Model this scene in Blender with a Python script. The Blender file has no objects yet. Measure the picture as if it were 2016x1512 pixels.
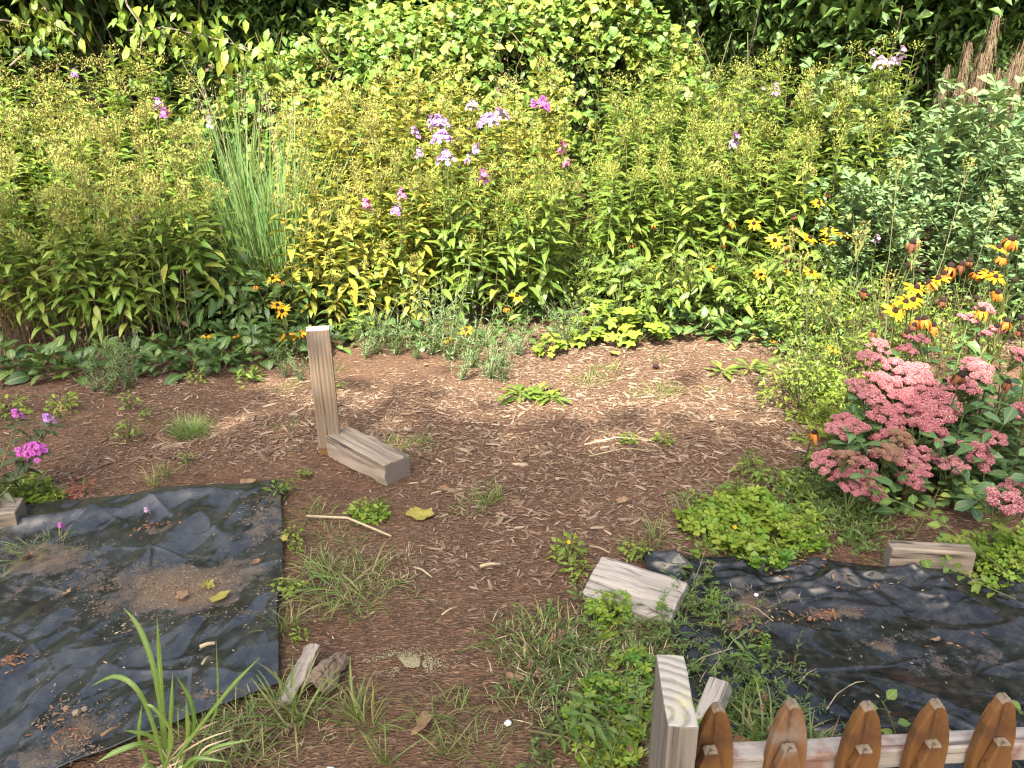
import bpy, bmesh, math, random
import numpy as np
from mathutils import Vector, Matrix, Euler

rng = np.random.default_rng(11)
random.seed(11)
PI = math.pi
S = bpy.context.scene
COL = S.collection

# ------------------------------------------------------------------ camera
CAM_H, PITCH, FPX, CX, CY = 1.6, math.radians(22.0), 1700.0, 1008.0, 756.0
cam = bpy.data.cameras.new('camera')
cam_ob = bpy.data.objects.new('camera', cam)
COL.objects.link(cam_ob)
cam_ob.location = (0, 0, CAM_H)
cam_ob.rotation_euler = (math.radians(90) - PITCH, 0, 0)
cam.sensor_width = 36.0
cam.lens = 36.0 * FPX / 2016.0
cam.clip_start, cam.clip_end = 0.05, 400.0
S.camera = cam_ob

# ------------------------------------------------------------------ light
SUN_EL, SUN_AZ = math.radians(52), math.radians(200)
TO_SUN = Vector((math.sin(SUN_AZ) * math.cos(SUN_EL), math.cos(SUN_AZ) * math.cos(SUN_EL), math.sin(SUN_EL)))
world = bpy.data.worlds.new("World")
S.world = world
world.use_nodes = True
wn = world.node_tree.nodes
wl = world.node_tree.links
sky = wn.new('ShaderNodeTexSky')
sky.sky_type = 'NISHITA'
sky.sun_disc = False
sky.sun_elevation = SUN_EL
sky.sun_rotation = SUN_AZ
sky.dust_density = 7.5
sky.air_density = 1.0
sky.ozone_density = 0.3
bg = wn['Background']
wl.new(sky.outputs[0], bg.inputs['Color'])
bg.inputs['Strength'].default_value = 0.15
sun = bpy.data.lights.new('sun', 'SUN')
sun.energy = 5.0
sun.angle = math.radians(0.6)
sun.color = (1.0, 0.93, 0.80)
sun_ob = bpy.data.objects.new('sun', sun)
COL.objects.link(sun_ob)
sun_ob.rotation_euler = TO_SUN.to_track_quat('Z', 'Y').to_euler()
S.view_settings.view_transform = 'Standard'
S.view_settings.look = 'None'
S.view_settings.gamma = 1.0
S.view_settings.use_curve_mapping = False
S.view_settings.exposure = 2.05
S.cycles.max_bounces = 8
S.cycles.transmission_bounces = 6
S.cycles.use_denoising = True
S.cycles.filter_width = 1.25
S.cycles.sample_clamp_indirect = 4.0

# ------------------------------------------------------------------ helpers
_f = np.array((0, math.cos(PITCH), -math.sin(PITCH)))
_u = np.array((0, math.sin(PITCH), math.cos(PITCH)))
_r = np.array((1.0, 0, 0))

def ray(px, py):
    return _f * FPX + _r * (px - CX) + _u * (CY - py)

def G(px, py, z=0.0):
    """the point at height z that a place in the photograph sees"""
    d = ray(px, py)
    t = (z - CAM_H) / d[2]
    return np.array((d[0] * t, d[1] * t, z))

def D(px, py, y):
    """the point at distance y that a place in the photograph sees"""
    d = ray(px, py)
    t = y / d[1]
    return np.array((d[0] * t, y, CAM_H + d[2] * t))

def P(v):
    """world point -> place in the photograph"""
    q = np.asarray(v, float) - np.array((0, 0, CAM_H))
    k = q @ _f
    return CX + FPX * (q @ _r) / k, CY - FPX * (q @ _u) / k

def vnoise(x, y, seed=0):
    """smooth value noise on arrays"""
    r = np.random.default_rng(seed).random((64, 64))
    xi, yi = np.floor(x).astype(int), np.floor(y).astype(int)
    fx, fy = x - xi, y - yi
    fx, fy = fx * fx * (3 - 2 * fx), fy * fy * (3 - 2 * fy)
    a, b = r[xi % 64, yi % 64], r[(xi + 1) % 64, yi % 64]
    c, d = r[xi % 64, (yi + 1) % 64], r[(xi + 1) % 64, (yi + 1) % 64]
    return (a * (1 - fx) + b * fx) * (1 - fy) + (c * (1 - fx) + d * fx) * fy - 0.5

def ground_z(x, y):
    x, y = np.asarray(x, float), np.asarray(y, float)
    return 0.05 * vnoise(x * 0.9 + 7, y * 0.9 + 3, 1) + 0.022 * vnoise(x * 3.1, y * 3.1, 2) + 0.012 * vnoise(x * 9, y * 9, 3)

def rot(yaw, pitch, roll):
    yaw, pitch, roll = np.broadcast_arrays(np.asarray(yaw, float), pitch, roll)
    cy, sy, cp, sp, cr, sr = np.cos(yaw), np.sin(yaw), np.cos(pitch), np.sin(pitch), np.cos(roll), np.sin(roll)
    R = np.empty(yaw.shape + (3, 3))
    R[..., 0, 0] = cy * cp; R[..., 0, 1] = -sy * cr - cy * sp * sr; R[..., 0, 2] = sy * sr - cy * sp * cr
    R[..., 1, 0] = sy * cp; R[..., 1, 1] = cy * cr - sy * sp * sr; R[..., 1, 2] = -cy * sr - sy * sp * cr
    R[..., 2, 0] = sp; R[..., 2, 1] = cp * sr; R[..., 2, 2] = cp * cr
    return R

def mat4(loc, yaw=0, pitch=0, roll=0, scale=1.0):
    R = rot(np.array(yaw), pitch, roll)
    m = Matrix([[*(R[i] * scale), loc[i]] for i in range(3)] + [[0, 0, 0, 1]])
    return m

class MB:
    def __init__(s):
        s.V, s.Q, s.T, s.tint, s.uv, s.mq, s.mt, s.n = [], [], [], [], [], [], [], 0

    def add(s, V, Q=None, T=None, tint=0.5, uv=None, mat=0):
        V = np.asarray(V, float).reshape(-1, 3)
        k = len(V)
        s.V.append(V)
        s.tint.append(np.broadcast_to(np.asarray(tint, float), (k,)))
        s.uv.append(np.zeros((k, 2)) if uv is None else np.asarray(uv, float))
        if Q is not None and len(Q):
            Q = np.asarray(Q, int).reshape(-1, 4)
            s.Q.append(Q + s.n); s.mq.append(np.full(len(Q), mat))
        if T is not None and len(T):
            T = np.asarray(T, int).reshape(-1, 3)
            s.T.append(T + s.n); s.mt.append(np.full(len(T), mat))
        s.n += k
        return s

    def scatter(s, tpl, pos, yaw=0, pitch=0, roll=0, scale=1.0, tint=0.5, mat=0):
        """one template (V, Q, T, uv) at every pos"""
        V, Q, T, uv = tpl
        pos = np.asarray(pos, float).reshape(-1, 3)
        n, k = len(pos), len(V)
        if n == 0:
            return s
        full = lambda a: np.broadcast_to(np.asarray(a, float), (n,))
        R = rot(full(yaw), full(pitch), full(roll))
        W = np.einsum('nij,kj->nki', R, V) * full(scale)[:, None, None] + pos[:, None, :]
        off = (np.arange(n) * k)[:, None, None]
        q = (Q[None] + off).reshape(-1, 4) if len(Q) else None
        t = (T[None] + off).reshape(-1, 3) if len(T) else None
        return s.add(W.reshape(-1, 3), q, t, np.repeat(full(tint), k), np.tile(uv, (n, 1)), mat)

    def tube(s, pts, r0, r1=None, sides=5, tint=0.5, mat=0, cap=False):
        pts = np.asarray(pts, float)
        r1 = r0 if r1 is None else r1
        n = len(pts)
        tan = np.gradient(pts, axis=0)
        tan /= np.linalg.norm(tan, axis=1)[:, None] + 1e-9
        ref = np.array((0.31, 0.95, 0.05)) if abs(tan[0][2]) > 0.7 else np.array((0, 0, 1.0))
        a = np.cross(tan, ref); a /= np.linalg.norm(a, axis=1)[:, None] + 1e-9
        b = np.cross(tan, a)
        th = np.arange(sides) * 2 * PI / sides
        r = np.linspace(r0, r1, n)[:, None, None]
        V = pts[:, None, :] + r * (np.cos(th)[None, :, None] * a[:, None, :] + np.sin(th)[None, :, None] * b[:, None, :])
        Q = [(i * sides + j, i * sides + (j + 1) % sides, (i + 1) * sides + (j + 1) % sides, (i + 1) * sides + j) for i in range(n - 1) for j in range(sides)]
        uv = np.stack([np.repeat(np.linspace(0, 1, n), sides), np.zeros(n * sides)], 1)
        V = V.reshape(-1, 3)
        T = []
        if cap:
            V = np.vstack([V, pts[0], pts[-1]]); uv = np.vstack([uv, (0, 0), (1, 0)])
            e = n * sides
            T = [(j, e, (j + 1) % sides) for j in range(sides)] + [(e - sides + j, e - sides + (j + 1) % sides, e + 1) for j in range(sides)]
        return s.add(V, Q, T, tint, uv, mat)

    def mesh(s, name, mats, smooth=True):
        me = bpy.data.meshes.new(name)
        V = np.vstack(s.V)
        Q = np.vstack(s.Q) if s.Q else np.zeros((0, 4), int)
        T = np.vstack(s.T) if s.T else np.zeros((0, 3), int)
        me.vertices.add(len(V)); me.vertices.foreach_set('co', V.ravel().astype(np.float32))
        me.loops.add(Q.size + T.size)
        me.loops.foreach_set('vertex_index', np.concatenate([Q.ravel(), T.ravel()]).astype(np.int32))
        me.polygons.add(len(Q) + len(T))
        starts = np.concatenate([np.arange(len(Q)) * 4, len(Q) * 4 + np.arange(len(T)) * 3])
        me.polygons.foreach_set('loop_start', starts.astype(np.int32))
        mi = np.concatenate([*(s.mq or [np.zeros(0)]), *(s.mt or [np.zeros(0)])]).astype(np.int32)
        me.polygons.foreach_set('material_index', mi)
        me.polygons.foreach_set('use_smooth', np.full(len(Q) + len(T), smooth))
        for m in (mats if isinstance(mats, (list, tuple)) else [mats]):
            me.materials.append(m)
        a = me.attributes.new('tint', 'FLOAT', 'POINT'); a.data.foreach_set('value', np.concatenate(s.tint).astype(np.float32))
        uv = np.vstack(s.uv)
        b = me.attributes.new('luv', 'FLOAT_VECTOR', 'POINT')
        b.data.foreach_set('vector', np.hstack([uv, np.zeros((len(uv), 1))]).ravel().astype(np.float32))
        me.update(); me.validate()
        return me

def obj(name, me, parent=None, m=None):
    o = bpy.data.objects.new(name, me)
    COL.objects.link(o)
    if parent is not None:
        o.parent = parent
    if m is not None:
        o.matrix_basis = m
    return o

def tag(o, label, cat=None, group=None, kind=None):
    o['label'] = label
    if cat: o['category'] = cat
    if group: o['group'] = group
    if kind: o['kind'] = kind
    return o

def thing(name, loc, label, cat, group=None, yaw=0.0, scale=1.0, tilt=(0, 0)):
    o = bpy.data.objects.new(name, None)
    COL.objects.link(o)
    o.empty_display_size = 0.05
    o.location = tuple(float(v) for v in loc)
    o.rotation_euler = (tilt[0], tilt[1], yaw)
    o.scale = (scale,) * 3
    return tag(o, label, cat, group)

def spawn(name, proto, loc, label, cat, group=None, yaw=0.0, scale=1.0, tilt=(0, 0)):
    """an Empty at the thing's base with a copy of every part and sub-part of a kind; PROTO: rows (part name, mesh, matrix, sub-part rows, kind)"""
    root = thing(name, loc, label, cat, group, yaw, scale, tilt)
    def put(rows, parent):
        for row in rows:
            o = obj(row[0], row[1], parent, row[2])
            if len(row) > 4 and row[4]:
                o['kind'] = row[4]
            if len(row) > 3 and row[3]:
                put(row[3], o)
    put(proto, root)
    return root

# ------------------------------------------------------------------ materials
def newmat(name):
    m = bpy.data.materials.new(name)
    m.use_nodes = True
    nt = m.node_tree
    return m, nt, nt.nodes, nt.links, nt.nodes['Principled BSDF']

def math_node(nt, op, a, b=None, clamp=False):
    n = nt.nodes.new('ShaderNodeMath'); n.operation = op; n.use_clamp = clamp
    for i, v in enumerate((a, b)):
        if v is None: continue
        if isinstance(v, (int, float)): n.inputs[i].default_value = v
        else: nt.links.new(v, n.inputs[i])
    return n.outputs[0]

def mixc(nt, fac, a, b, mode='MIX'):
    n = nt.nodes.new('ShaderNodeMix'); n.data_type = 'RGBA'; n.blend_type = mode
    for sock, v in ((n.inputs[0], fac), (n.inputs[6], a), (n.inputs[7], b)):
        if isinstance(v, (int, float)): sock.default_value = v
        elif isinstance(v, (tuple, list)): sock.default_value = (*v[:3], 1)
        else: nt.links.new(v, sock)
    return n.outputs[2]

def noise(nt, scale, detail=3, vec=None, rough=0.55, dist=0.0):
    n = nt.nodes.new('ShaderNodeTexNoise')
    n.inputs['Scale'].default_value = scale
    n.inputs['Detail'].default_value = detail
    n.inputs['Roughness'].default_value = rough
    n.inputs['Distortion'].default_value = dist
    if vec is not None: nt.links.new(vec, n.inputs['Vector'])
    return n.outputs['Fac']

def ramp(nt, fac, stops):
    n = nt.nodes.new('ShaderNodeValToRGB')
    e = n.color_ramp.elements
    while len(e) < len(stops): e.new(0.5)
    while len(e) > len(stops): e.remove(e[-1])
    for i, (p, c) in enumerate(stops):
        e[i].position = p
        e[i].color = (*c, 1) if not isinstance(c, (int, float)) else (c, c, c, 1)
    nt.links.new(fac, n.inputs[0])
    return n.outputs['Color']

def attr(nt, name, out='Fac'):
    n = nt.nodes.new('ShaderNodeAttribute'); n.attribute_name = name
    return n.outputs[out]

def coords(nt, scale=(1, 1, 1), which='Object', loc=(0, 0, 0), rotv=(0, 0, 0)):
    t = nt.nodes.new('ShaderNodeTexCoord'); m = nt.nodes.new('ShaderNodeMapping')
    m.inputs['Scale'].default_value = scale
    m.inputs['Location'].default_value = loc
    m.inputs['Rotation'].default_value = rotv
    nt.links.new(t.outputs[which], m.inputs['Vector'])
    return m.outputs[0]

def bump(nt, b, height, strength=0.4, dist=0.01):
    n = nt.nodes.new('ShaderNodeBump')
    n.inputs['Strength'].default_value = strength
    n.inputs['Distance'].default_value = dist
    nt.links.new(height, n.inputs['Height'])
    nt.links.new(n.outputs[0], b.inputs['Normal'])

def leafmat(name, stops, trans=0.35, rough=0.45, vein=0.25, spots=None, spec=0.35):
    """leaf: colour runs over STOPS by each leaf's own tint; pale midrib; light shines through"""
    m, nt, N, L, b = newmat(name)
    oi = N.new('ShaderNodeObjectInfo')
    fac = math_node(nt, 'FRACT', math_node(nt, 'ADD', attr(nt, 'tint'), math_node(nt, 'MULTIPLY', oi.outputs['Random'], 0.999)))
    col = ramp(nt, fac, [(i / max(1, len(stops) - 1), c) for i, c in enumerate(stops)])
    geo = coords(nt, (1, 1, 1))
    mott = noise(nt, 60, 3, geo)
    col = mixc(nt, math_node(nt, 'MULTIPLY', mott, 0.55), col, mixc(nt, 0.5, col, (0.01, 0.02, 0.004), 'MULTIPLY'))
    if vein:
        s = N.new('ShaderNodeSeparateXYZ'); L.new(attr(nt, 'luv', 'Vector'), s.inputs[0])
        ay = math_node(nt, 'ABSOLUTE', s.outputs[1])
        mid = math_node(nt, 'MULTIPLY', math_node(nt, 'LESS_THAN', ay, 0.10), vein)
        side = math_node(nt, 'SINE', math_node(nt, 'MULTIPLY', math_node(nt, 'SUBTRACT', s.outputs[0], math_node(nt, 'MULTIPLY', ay, 0.22)), 60.0))
        side = math_node(nt, 'MULTIPLY', math_node(nt, 'GREATER_THAN', side, 0.8), vein * 0.45)
        col = mixc(nt, math_node(nt, 'MAXIMUM', mid, side), col, mixc(nt, 0.6, col, (0.5, 0.55, 0.25)))
    if spots:
        sp = ramp(nt, noise(nt, 28, 4, geo, 0.7), [(0.60, 0.0), (0.72, 1.0)])
        col = mixc(nt, math_node(nt, 'MULTIPLY', sp, 0.8), col, spots)
    L.new(col, b.inputs['Base Color'])
    b.inputs['Roughness'].default_value = rough
    b.inputs['Specular IOR Level'].default_value = spec
    t = N.new('ShaderNodeBsdfTranslucent')
    L.new(mixc(nt, 0.35, col, (0.30, 0.34, 0.02)), t.inputs['Color'])
    mx = N.new('ShaderNodeMixShader'); mx.inputs[0].default_value = trans * .72
    L.new(b.outputs[0], mx.inputs[1]); L.new(t.outputs[0], mx.inputs[2])
    L.new(mx.outputs[0], N['Material Output'].inputs['Surface'])
    return m

def plain(name, stops, rough=0.8, nscale=40, bumpd=0.0, spec=0.3, trans=0.0):
    """opaque matter whose colour runs over STOPS by tint and a little noise"""
    m, nt, N, L, b = newmat(name)
    oi = N.new('ShaderNodeObjectInfo')
    nz = noise(nt, nscale, 4, coords(nt))
    fac = math_node(nt, 'FRACT', math_node(nt, 'ADD', attr(nt, 'tint'), math_node(nt, 'MULTIPLY', oi.outputs['Random'], 0.999)))
    col = ramp(nt, fac, [(i / max(1, len(stops) - 1), c) for i, c in enumerate(stops)])
    col = mixc(nt, math_node(nt, 'MULTIPLY', nz, 0.9), col, mixc(nt, 0.75, col, (0.15, 0.15, 0.15), 'MULTIPLY'))
    L.new(col, b.inputs['Base Color'])
    b.inputs['Roughness'].default_value = rough
    b.inputs['Specular IOR Level'].default_value = spec
    if bumpd: bump(nt, b, nz, 0.6, bumpd)
    if trans:
        t = N.new('ShaderNodeBsdfTranslucent'); L.new(col, t.inputs['Color'])
        mx = N.new('ShaderNodeMixShader'); mx.inputs[0].default_value = trans
        L.new(b.outputs[0], mx.inputs[1]); L.new(t.outputs[0], mx.inputs[2])
        L.new(mx.outputs[0], N['Material Output'].inputs['Surface'])
    return m

def woodmat(name, light, dark, stain=None, axis=2, ring=0.0, rough=0.85, gscale=1.0, moss=None, crack=0.7):
    """weathered timber, grain along AXIS (0 x, 1 y, 2 z) of the object"""
    m, nt, N, L, b = newmat(name)
    sc = [95 * gscale] * 3; sc[axis] = 3.5 * gscale
    v = coords(nt, sc)
    g1 = noise(nt, 1.0, 5, v, 0.65, 0.4)
    sc2 = [28 * gscale] * 3; sc2[axis] = 1.6 * gscale
    g2 = noise(nt, 1.0, 3, coords(nt, sc2, loc=(3, 1, 2)), 0.5, 1.2)
    if ring:
        w = N.new('ShaderNodeTexWave'); w.wave_type = 'RINGS'; w.rings_direction = 'XYZ'[axis]
        w.inputs['Scale'].default_value = ring; w.inputs['Distortion'].default_value = 5.0
        w.inputs['Detail'].default_value = 2.5; w.inputs['Detail Scale'].default_value = 1.2
        s3 = [1.0] * 3; s3[axis] = 0.11
        L.new(coords(nt, s3, loc=(0.06, 0.02, 0.0)), w.inputs['Vector'])
        g2 = math_node(nt, 'ADD', math_node(nt, 'MULTIPLY', g2, 0.45), math_node(nt, 'MULTIPLY', w.outputs['Fac'], 0.55))
    mixf = math_node(nt, 'ADD', math_node(nt, 'MULTIPLY', g1, 0.55), math_node(nt, 'MULTIPLY', g2, 0.45))
    col = ramp(nt, mixf, [(0.31, dark), (0.46, tuple(a * .6 + c * .4 for a, c in zip(light, dark))), (0.66, light)])
    big = noise(nt, 4, 3, coords(nt))
    col = mixc(nt, ramp(nt, big, [(0.4, 0.0), (0.65, 0.45)]), col, mixc(nt, 1.0, col, (0.62, 0.60, 0.58), 'MULTIPLY'))
    ck = ramp(nt, g1, [(0.35, 1.0), (0.42, 0.0)])
    col = mixc(nt, math_node(nt, 'MULTIPLY', ck, crack), col, tuple(c * 0.25 for c in dark))
    if stain:
        col = mixc(nt, ramp(nt, noise(nt, 9, 4, coords(nt, loc=(5, 2, 1)), 0.6), [(0.5, 0.0), (0.62, 0.75)]), col, stain)
    if moss:
        col = mixc(nt, ramp(nt, noise(nt, 14, 4, coords(nt, loc=(1, 7, 4)), 0.6), [(0.55, 0.0), (0.66, 0.7)]), col, moss)
    L.new(col, b.inputs['Base Color'])
    b.inputs['Roughness'].default_value = rough
    b.inputs['Specular IOR Level'].default_value = 0.25
    bump(nt, b, mixf, 0.55, 0.006)
    return m

# ------------------------------------------------------------------ shapes of leaves
def leaf_tpl(L, W, n=4, shape='lance', droop=0.5, fold=0.3, base=0.0, wavy=0.0, teeth=0.0):
    """a leaf along +X with a midrib, its sides folded up by FOLD and its tip bent down by DROOP"""
    t = np.linspace(0, 1, n + 1)
    if shape == 'lance': w = np.sin(PI * t ** 0.72)
    elif shape == 'ovate': w = (t ** 0.5) * (1 - t) ** 0.75 * 1.75
    elif shape == 'spat': w = np.sin(PI * np.clip(t, 0, 1) ** 1.7) ** 0.8
    elif shape == 'heart': w = np.clip(np.sin(PI * (0.22 + 0.78 * t)) ** 0.9, 0, 1) * np.where(t > 0, 1, 0.25)
    elif shape == 'petal': w = np.sin(PI * (0.16 + 0.78 * t)) ** 0.7
    else: w = 1 - t ** 2
    w = np.maximum(w, 0.03) * W / 2
    if teeth: w = w * (1 - teeth * (np.arange(n + 1) % 2))
    a = -droop * t
    dx = np.cos(a) * L / n; dz = np.sin(a) * L / n
    x = np.concatenate([[0], np.cumsum(dx[:-1])]) + base
    z = np.concatenate([[0], np.cumsum(dz[:-1])])
    wz = wavy * np.sin(t * 14) * W
    V = np.stack([np.stack([x, w, z + fold * w + wz], 1), np.stack([x, 0 * w, z], 1), np.stack([x, -w, z + fold * w - wz], 1)], 1).reshape(-1, 3)
    uv = np.stack([np.stack([t, 1 + 0 * t], 1), np.stack([t, 0 * t], 1), np.stack([t, -1 + 0 * t], 1)], 1).reshape(-1, 2)
    Q = []
    for i in range(n):
        k = 3 * i
        Q += [(k + 1, k + 4, k + 3, k), (k + 2, k + 5, k + 4, k + 1)]
    T = np.zeros((0, 3), int)
    if base > 0:                                   # a short stalk
        k = len(V); s = 0.012 * L
        V = np.vstack([V, (0, s, 0), (0, -s, 0), (base + 0.002, s, 0), (base + 0.002, -s, 0)])
        uv = np.vstack([uv, [(0, 0)] * 4]); Q.append((k, k + 1, k + 3, k + 2))
    return V, np.array(Q), T, uv

def lobed_tpl(R, lobes=5, depth=0.45, k=6, cup=0.15, notch=0.5, tip=1.0, sinus=0.12):
    """a palmate leaf round its stalk: fan of triangles"""
    n = lobes * k + 1
    th = np.linspace(-PI + sinus, PI - sinus, n)
    ph = (np.arange(n) % k) / k
    r = 1 - depth * np.abs(np.cos(PI * ph)) ** 1.4
    r = r * (0.72 + 0.28 * np.cos(th * 0.5) ** 2 * tip)
    if k >= 6: r = r * (1 - 0.07 * (np.arange(n) % 2))
    x, y = R * r * np.cos(th) * 1.0, R * r * np.sin(th)
    z = cup * (r * R) * (0.6 + 0.6 * np.cos(2 * PI * ph)) * 0.6
    V = np.vstack([(0, 0, 0), np.stack([x, y, z], 1)])
    V[:, 0] += 0.0
    T = np.array([(0, i, i + 1) for i in range(1, n)])
    uv = np.vstack([(0, 0), np.stack([np.abs(np.cos(PI * ph)), np.where(np.abs(ph - 0.5) < 0.01, 0.0, 0.6)], 1)])
    return V, np.zeros((0, 4), int), T, uv

def tri_leaf_tpl(R):
    """three heart-shaped leaflets on one stalk end"""
    Vs, Ts, k = [], [], 0
    for a in (0.3, 0.3 + 2.094, 0.3 + 4.189):
        o = np.array([(0, 0), (0.55, 0.5), (0.95, 0.42), (0.8, 0.0), (0.95, -0.42), (0.55, -0.5)]) * R
        z = np.array([0, 0.10, 0.02, -0.06, 0.02, 0.10]) * R
        c, s = math.cos(a), math.sin(a)
        Vs.append(np.stack([o[:, 0] * c - o[:, 1] * s, o[:, 0] * s + o[:, 1] * c, z], 1))
        Ts += [(k, k + 2, k + 1), (k, k + 3, k + 2), (k, k + 4, k + 3), (k, k + 5, k + 4)]
        k += 6
    V = np.vstack(Vs)
    return V, np.zeros((0, 4), int), np.array(Ts), np.tile([(0.5, 0.5)], (len(V), 1))

def rhomb_tpl(L, W, fold=0.25, droop=0.2):
    """small far leaf: two triangles bent at the middle"""
    V = np.array([(0, 0, 0), (L * 0.45, W / 2, fold * W), (L, 0, -droop * L), (L * 0.45, -W / 2, fold * W)])
    return V, np.zeros((0, 4), int), np.array([(0, 2, 1), (0, 3, 2)]), np.array([(0, 0.3), (.5, 1), (1, 0.3), (.5, -1)])

def blade_tpl(L, W, n=6, bend=1.2, up=1.35):
    """a grass blade that rises at UP and arches over by BEND"""
    t = np.linspace(0, 1, n + 1)
    a = up - bend * t ** 1.4
    x = np.concatenate([[0], np.cumsum(np.cos(a[:-1]) * L / n)])
    z = np.concatenate([[0], np.cumsum(np.sin(a[:-1]) * L / n)])
    w = W / 2 * np.minimum(1, (1 - t) * 3.0 + 0.04) * (0.7 + 0.3 * np.minimum(1, t * 6))
    V = np.stack([np.stack([x, w, z + w * 0.3], 1), np.stack([x, 0 * w, z], 1), np.stack([x, -w, z + w * 0.3], 1)], 1).reshape(-1, 3)
    uv = np.stack([np.stack([t, 1 + 0 * t], 1), np.stack([t, 0 * t], 1), np.stack([t, -1 + 0 * t], 1)], 1).reshape(-1, 2)
    Q = []
    for i in range(n):
        k = 3 * i
        Q += [(k + 1, k + 4, k + 3, k), (k + 2, k + 5, k + 4, k + 1)]
    return V, np.array(Q), np.zeros((0, 3), int), uv

def thin_blade(L, W, n=4, bend=1.0, up=1.4):
    V, Q, T, uv = blade_tpl(L, W, n, bend, up)
    keep = np.arange(len(V)) % 3 != 1
    V2 = V[keep]; q = [(2 * i + 1, 2 * i + 3, 2 * i + 2, 2 * i) for i in range(n)]
    return V2, np.array(q), np.zeros((0, 3), int), uv[keep]

def ball_tpl(r=1.0, flat=1.0):
    V = np.array([(1, 0, 0), (0, 1, 0), (-1, 0, 0), (0, -1, 0), (0, 0, 1), (0, 0, -1)]) * r * (1, 1, flat)
    T = np.array([(0, 1, 4), (1, 2, 4), (2, 3, 4), (3, 0, 4), (1, 0, 5), (2, 1, 5), (3, 2, 5), (0, 3, 5)])
    return V, np.zeros((0, 4), int), T, np.zeros((6, 2))

def chip_tpl(L=1.0, W=1.0, H=0.35):
    """a splinter of bark: a bent sliver with a ridge"""
    V = np.array([(-.5, -.32, 0), (-.42, .06, H), (-.5, .42, 0), (.02, -.5, .04), (0, .05, H * 1.25), (.03, .5, .02), (.5, -.2, .0), (.46, .05, H * .8), (.5, .26, 0)]) * (L, W, W)
    Q = np.array([(0, 3, 4, 1), (1, 4, 5, 2), (3, 6, 7, 4), (4, 7, 8, 5)])
    return V, Q, np.zeros((0, 3), int), np.zeros((9, 2))

# ------------------------------------------------------------------ materials of this garden
M = {}
M['olive'] = leafmat('phlox_leaf_olive', [(.065, .15, .016), (.10, .19, .020), (.145, .225, .028), (.22, .25, .04), (.08, .165, .018)], .38, .5, .3, spots=(.20, .13, .04))
M['yellow'] = leafmat('phlox_leaf_yellow', [(.21, .215, .022), (.28, .255, .028), (.165, .205, .022), (.32, .265, .035), (.23, .23, .028), (.13, .18, .02)], .40, .5, .4, spots=(.26, .15, .03))
M['fresh'] = leafmat('phlox_leaf_green', [(.055, .115, .014), (.095, .165, .020), (.135, .195, .024), (.075, .135, .018), (.17, .205, .03)], .36, .45, .3)
M['broad'] = leafmat('broad_basal_leaf', [(.022, .065, .016), (.038, .092, .022), (.052, .112, .026), (.085, .14, .03), (.030, .078, .020)], .25, .42, .35, spots=(.012, .03, .008))
M['lime'] = leafmat('lime_leaf', [(.115, .20, .016), (.155, .235, .02), (.20, .25, .025), (.13, .215, .018)], .38, .45, .3)
M['vine'] = leafmat('vine_leaf', [(.06, .145, .018), (.09, .18, .022), (.125, .20, .024), (.16, .21, .028), (.085, .175, .02), (.22, .20, .035), (.075, .16, .02), (.055, .135, .018)], .35, .5, .3)
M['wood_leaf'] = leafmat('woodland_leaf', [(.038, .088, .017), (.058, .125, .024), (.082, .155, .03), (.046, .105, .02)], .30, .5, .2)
M['edge_leaf'] = leafmat('bright_branch_leaf', [(.10, .19, .02), (.15, .235, .03), (.13, .215, .025), (.22, .24, .03)], .48, .5, .25)
M['blue'] = leafmat('blue_green_leaf', [(.075, .15, .06), (.105, .185, .075), (.13, .205, .09), (.15, .21, .068)], .25, .6, .2, spec=.2)
M['silver'] = leafmat('silvery_leaf', [(.12, .20, .085), (.16, .235, .11), (.10, .18, .06), (.19, .25, .13)], .25, .6, .1)
M['grass'] = leafmat('grass_blade', [(.065, .135, .022), (.10, .17, .03), (.145, .185, .04), (.24, .21, .08), (.085, .15, .028), (.20, .16, .075)], .35, .5, .0)
M['bluegrass'] = leafmat('tall_grass_blade', [(.07, .165, .05), (.105, .205, .06), (.135, .22, .06), (.17, .23, .06)], .32, .5, .0)
M['daylily'] = leafmat('striped_blade', [(.075, .16, .02), (.105, .19, .03), (.13, .205, .035)], .35, .4, .55)
M['sedum'] = leafmat('sedum_leaf', [(.035, .085, .028), (.05, .11, .036), (.07, .135, .042), (.042, .095, .03)], .18, .4, .25)
M['clover'] = leafmat('clover_leaf', [(.055, .15, .014), (.09, .20, .018), (.14, .235, .02), (.20, .25, .028), (.07, .17, .016)], .36, .5, .0)
M['weed'] = leafmat('weed_leaf', [(.055, .115, .022), (.08, .15, .028), (.11, .17, .035), (.07, .13, .03)], .3, .5, .15)
M['dark_leaf'] = leafmat('purple_green_leaf', [(.025, .04, .015), (.04, .055, .02), (.03, .05, .018)], .2, .45, .2)
M['dry_leaf'] = plain('dry_leaf', [(.24, .15, .08), (.31, .20, .11), (.20, .115, .06), (.28, .175, .09)], .8, 60, .002, trans=.15)
M['yellow_leaf'] = plain('yellowed_leaf', [(.30, .28, .06), (.36, .30, .07), (.26, .27, .07)], .7, 60, .001, trans=.2)
M['seed'] = plain('seed_head', [(.30, .32, .07), (.38, .37, .10), (.35, .27, .08), (.43, .41, .13), (.26, .32, .06)], .9, 90, trans=.2)
M['seed_green'] = plain('green_seed_head', [(.22, .28, .05), (.29, .33, .065), (.34, .34, .08), (.25, .30, .055)], .9, 90, trans=.2)
M['stem'] = plain('green_stem', [(.07, .10, .025), (.10, .125, .03), (.13, .13, .04)], .7, 50)
M['dry_stem'] = plain('dry_stem', [(.10, .105, .04), (.145, .14, .055), (.085, .075, .035), (.17, .16, .075)], .85, 60)
M['straw'] = plain('straw', [(.40, .33, .19), (.48, .41, .26), (.33, .26, .15)], .85, 60)
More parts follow.
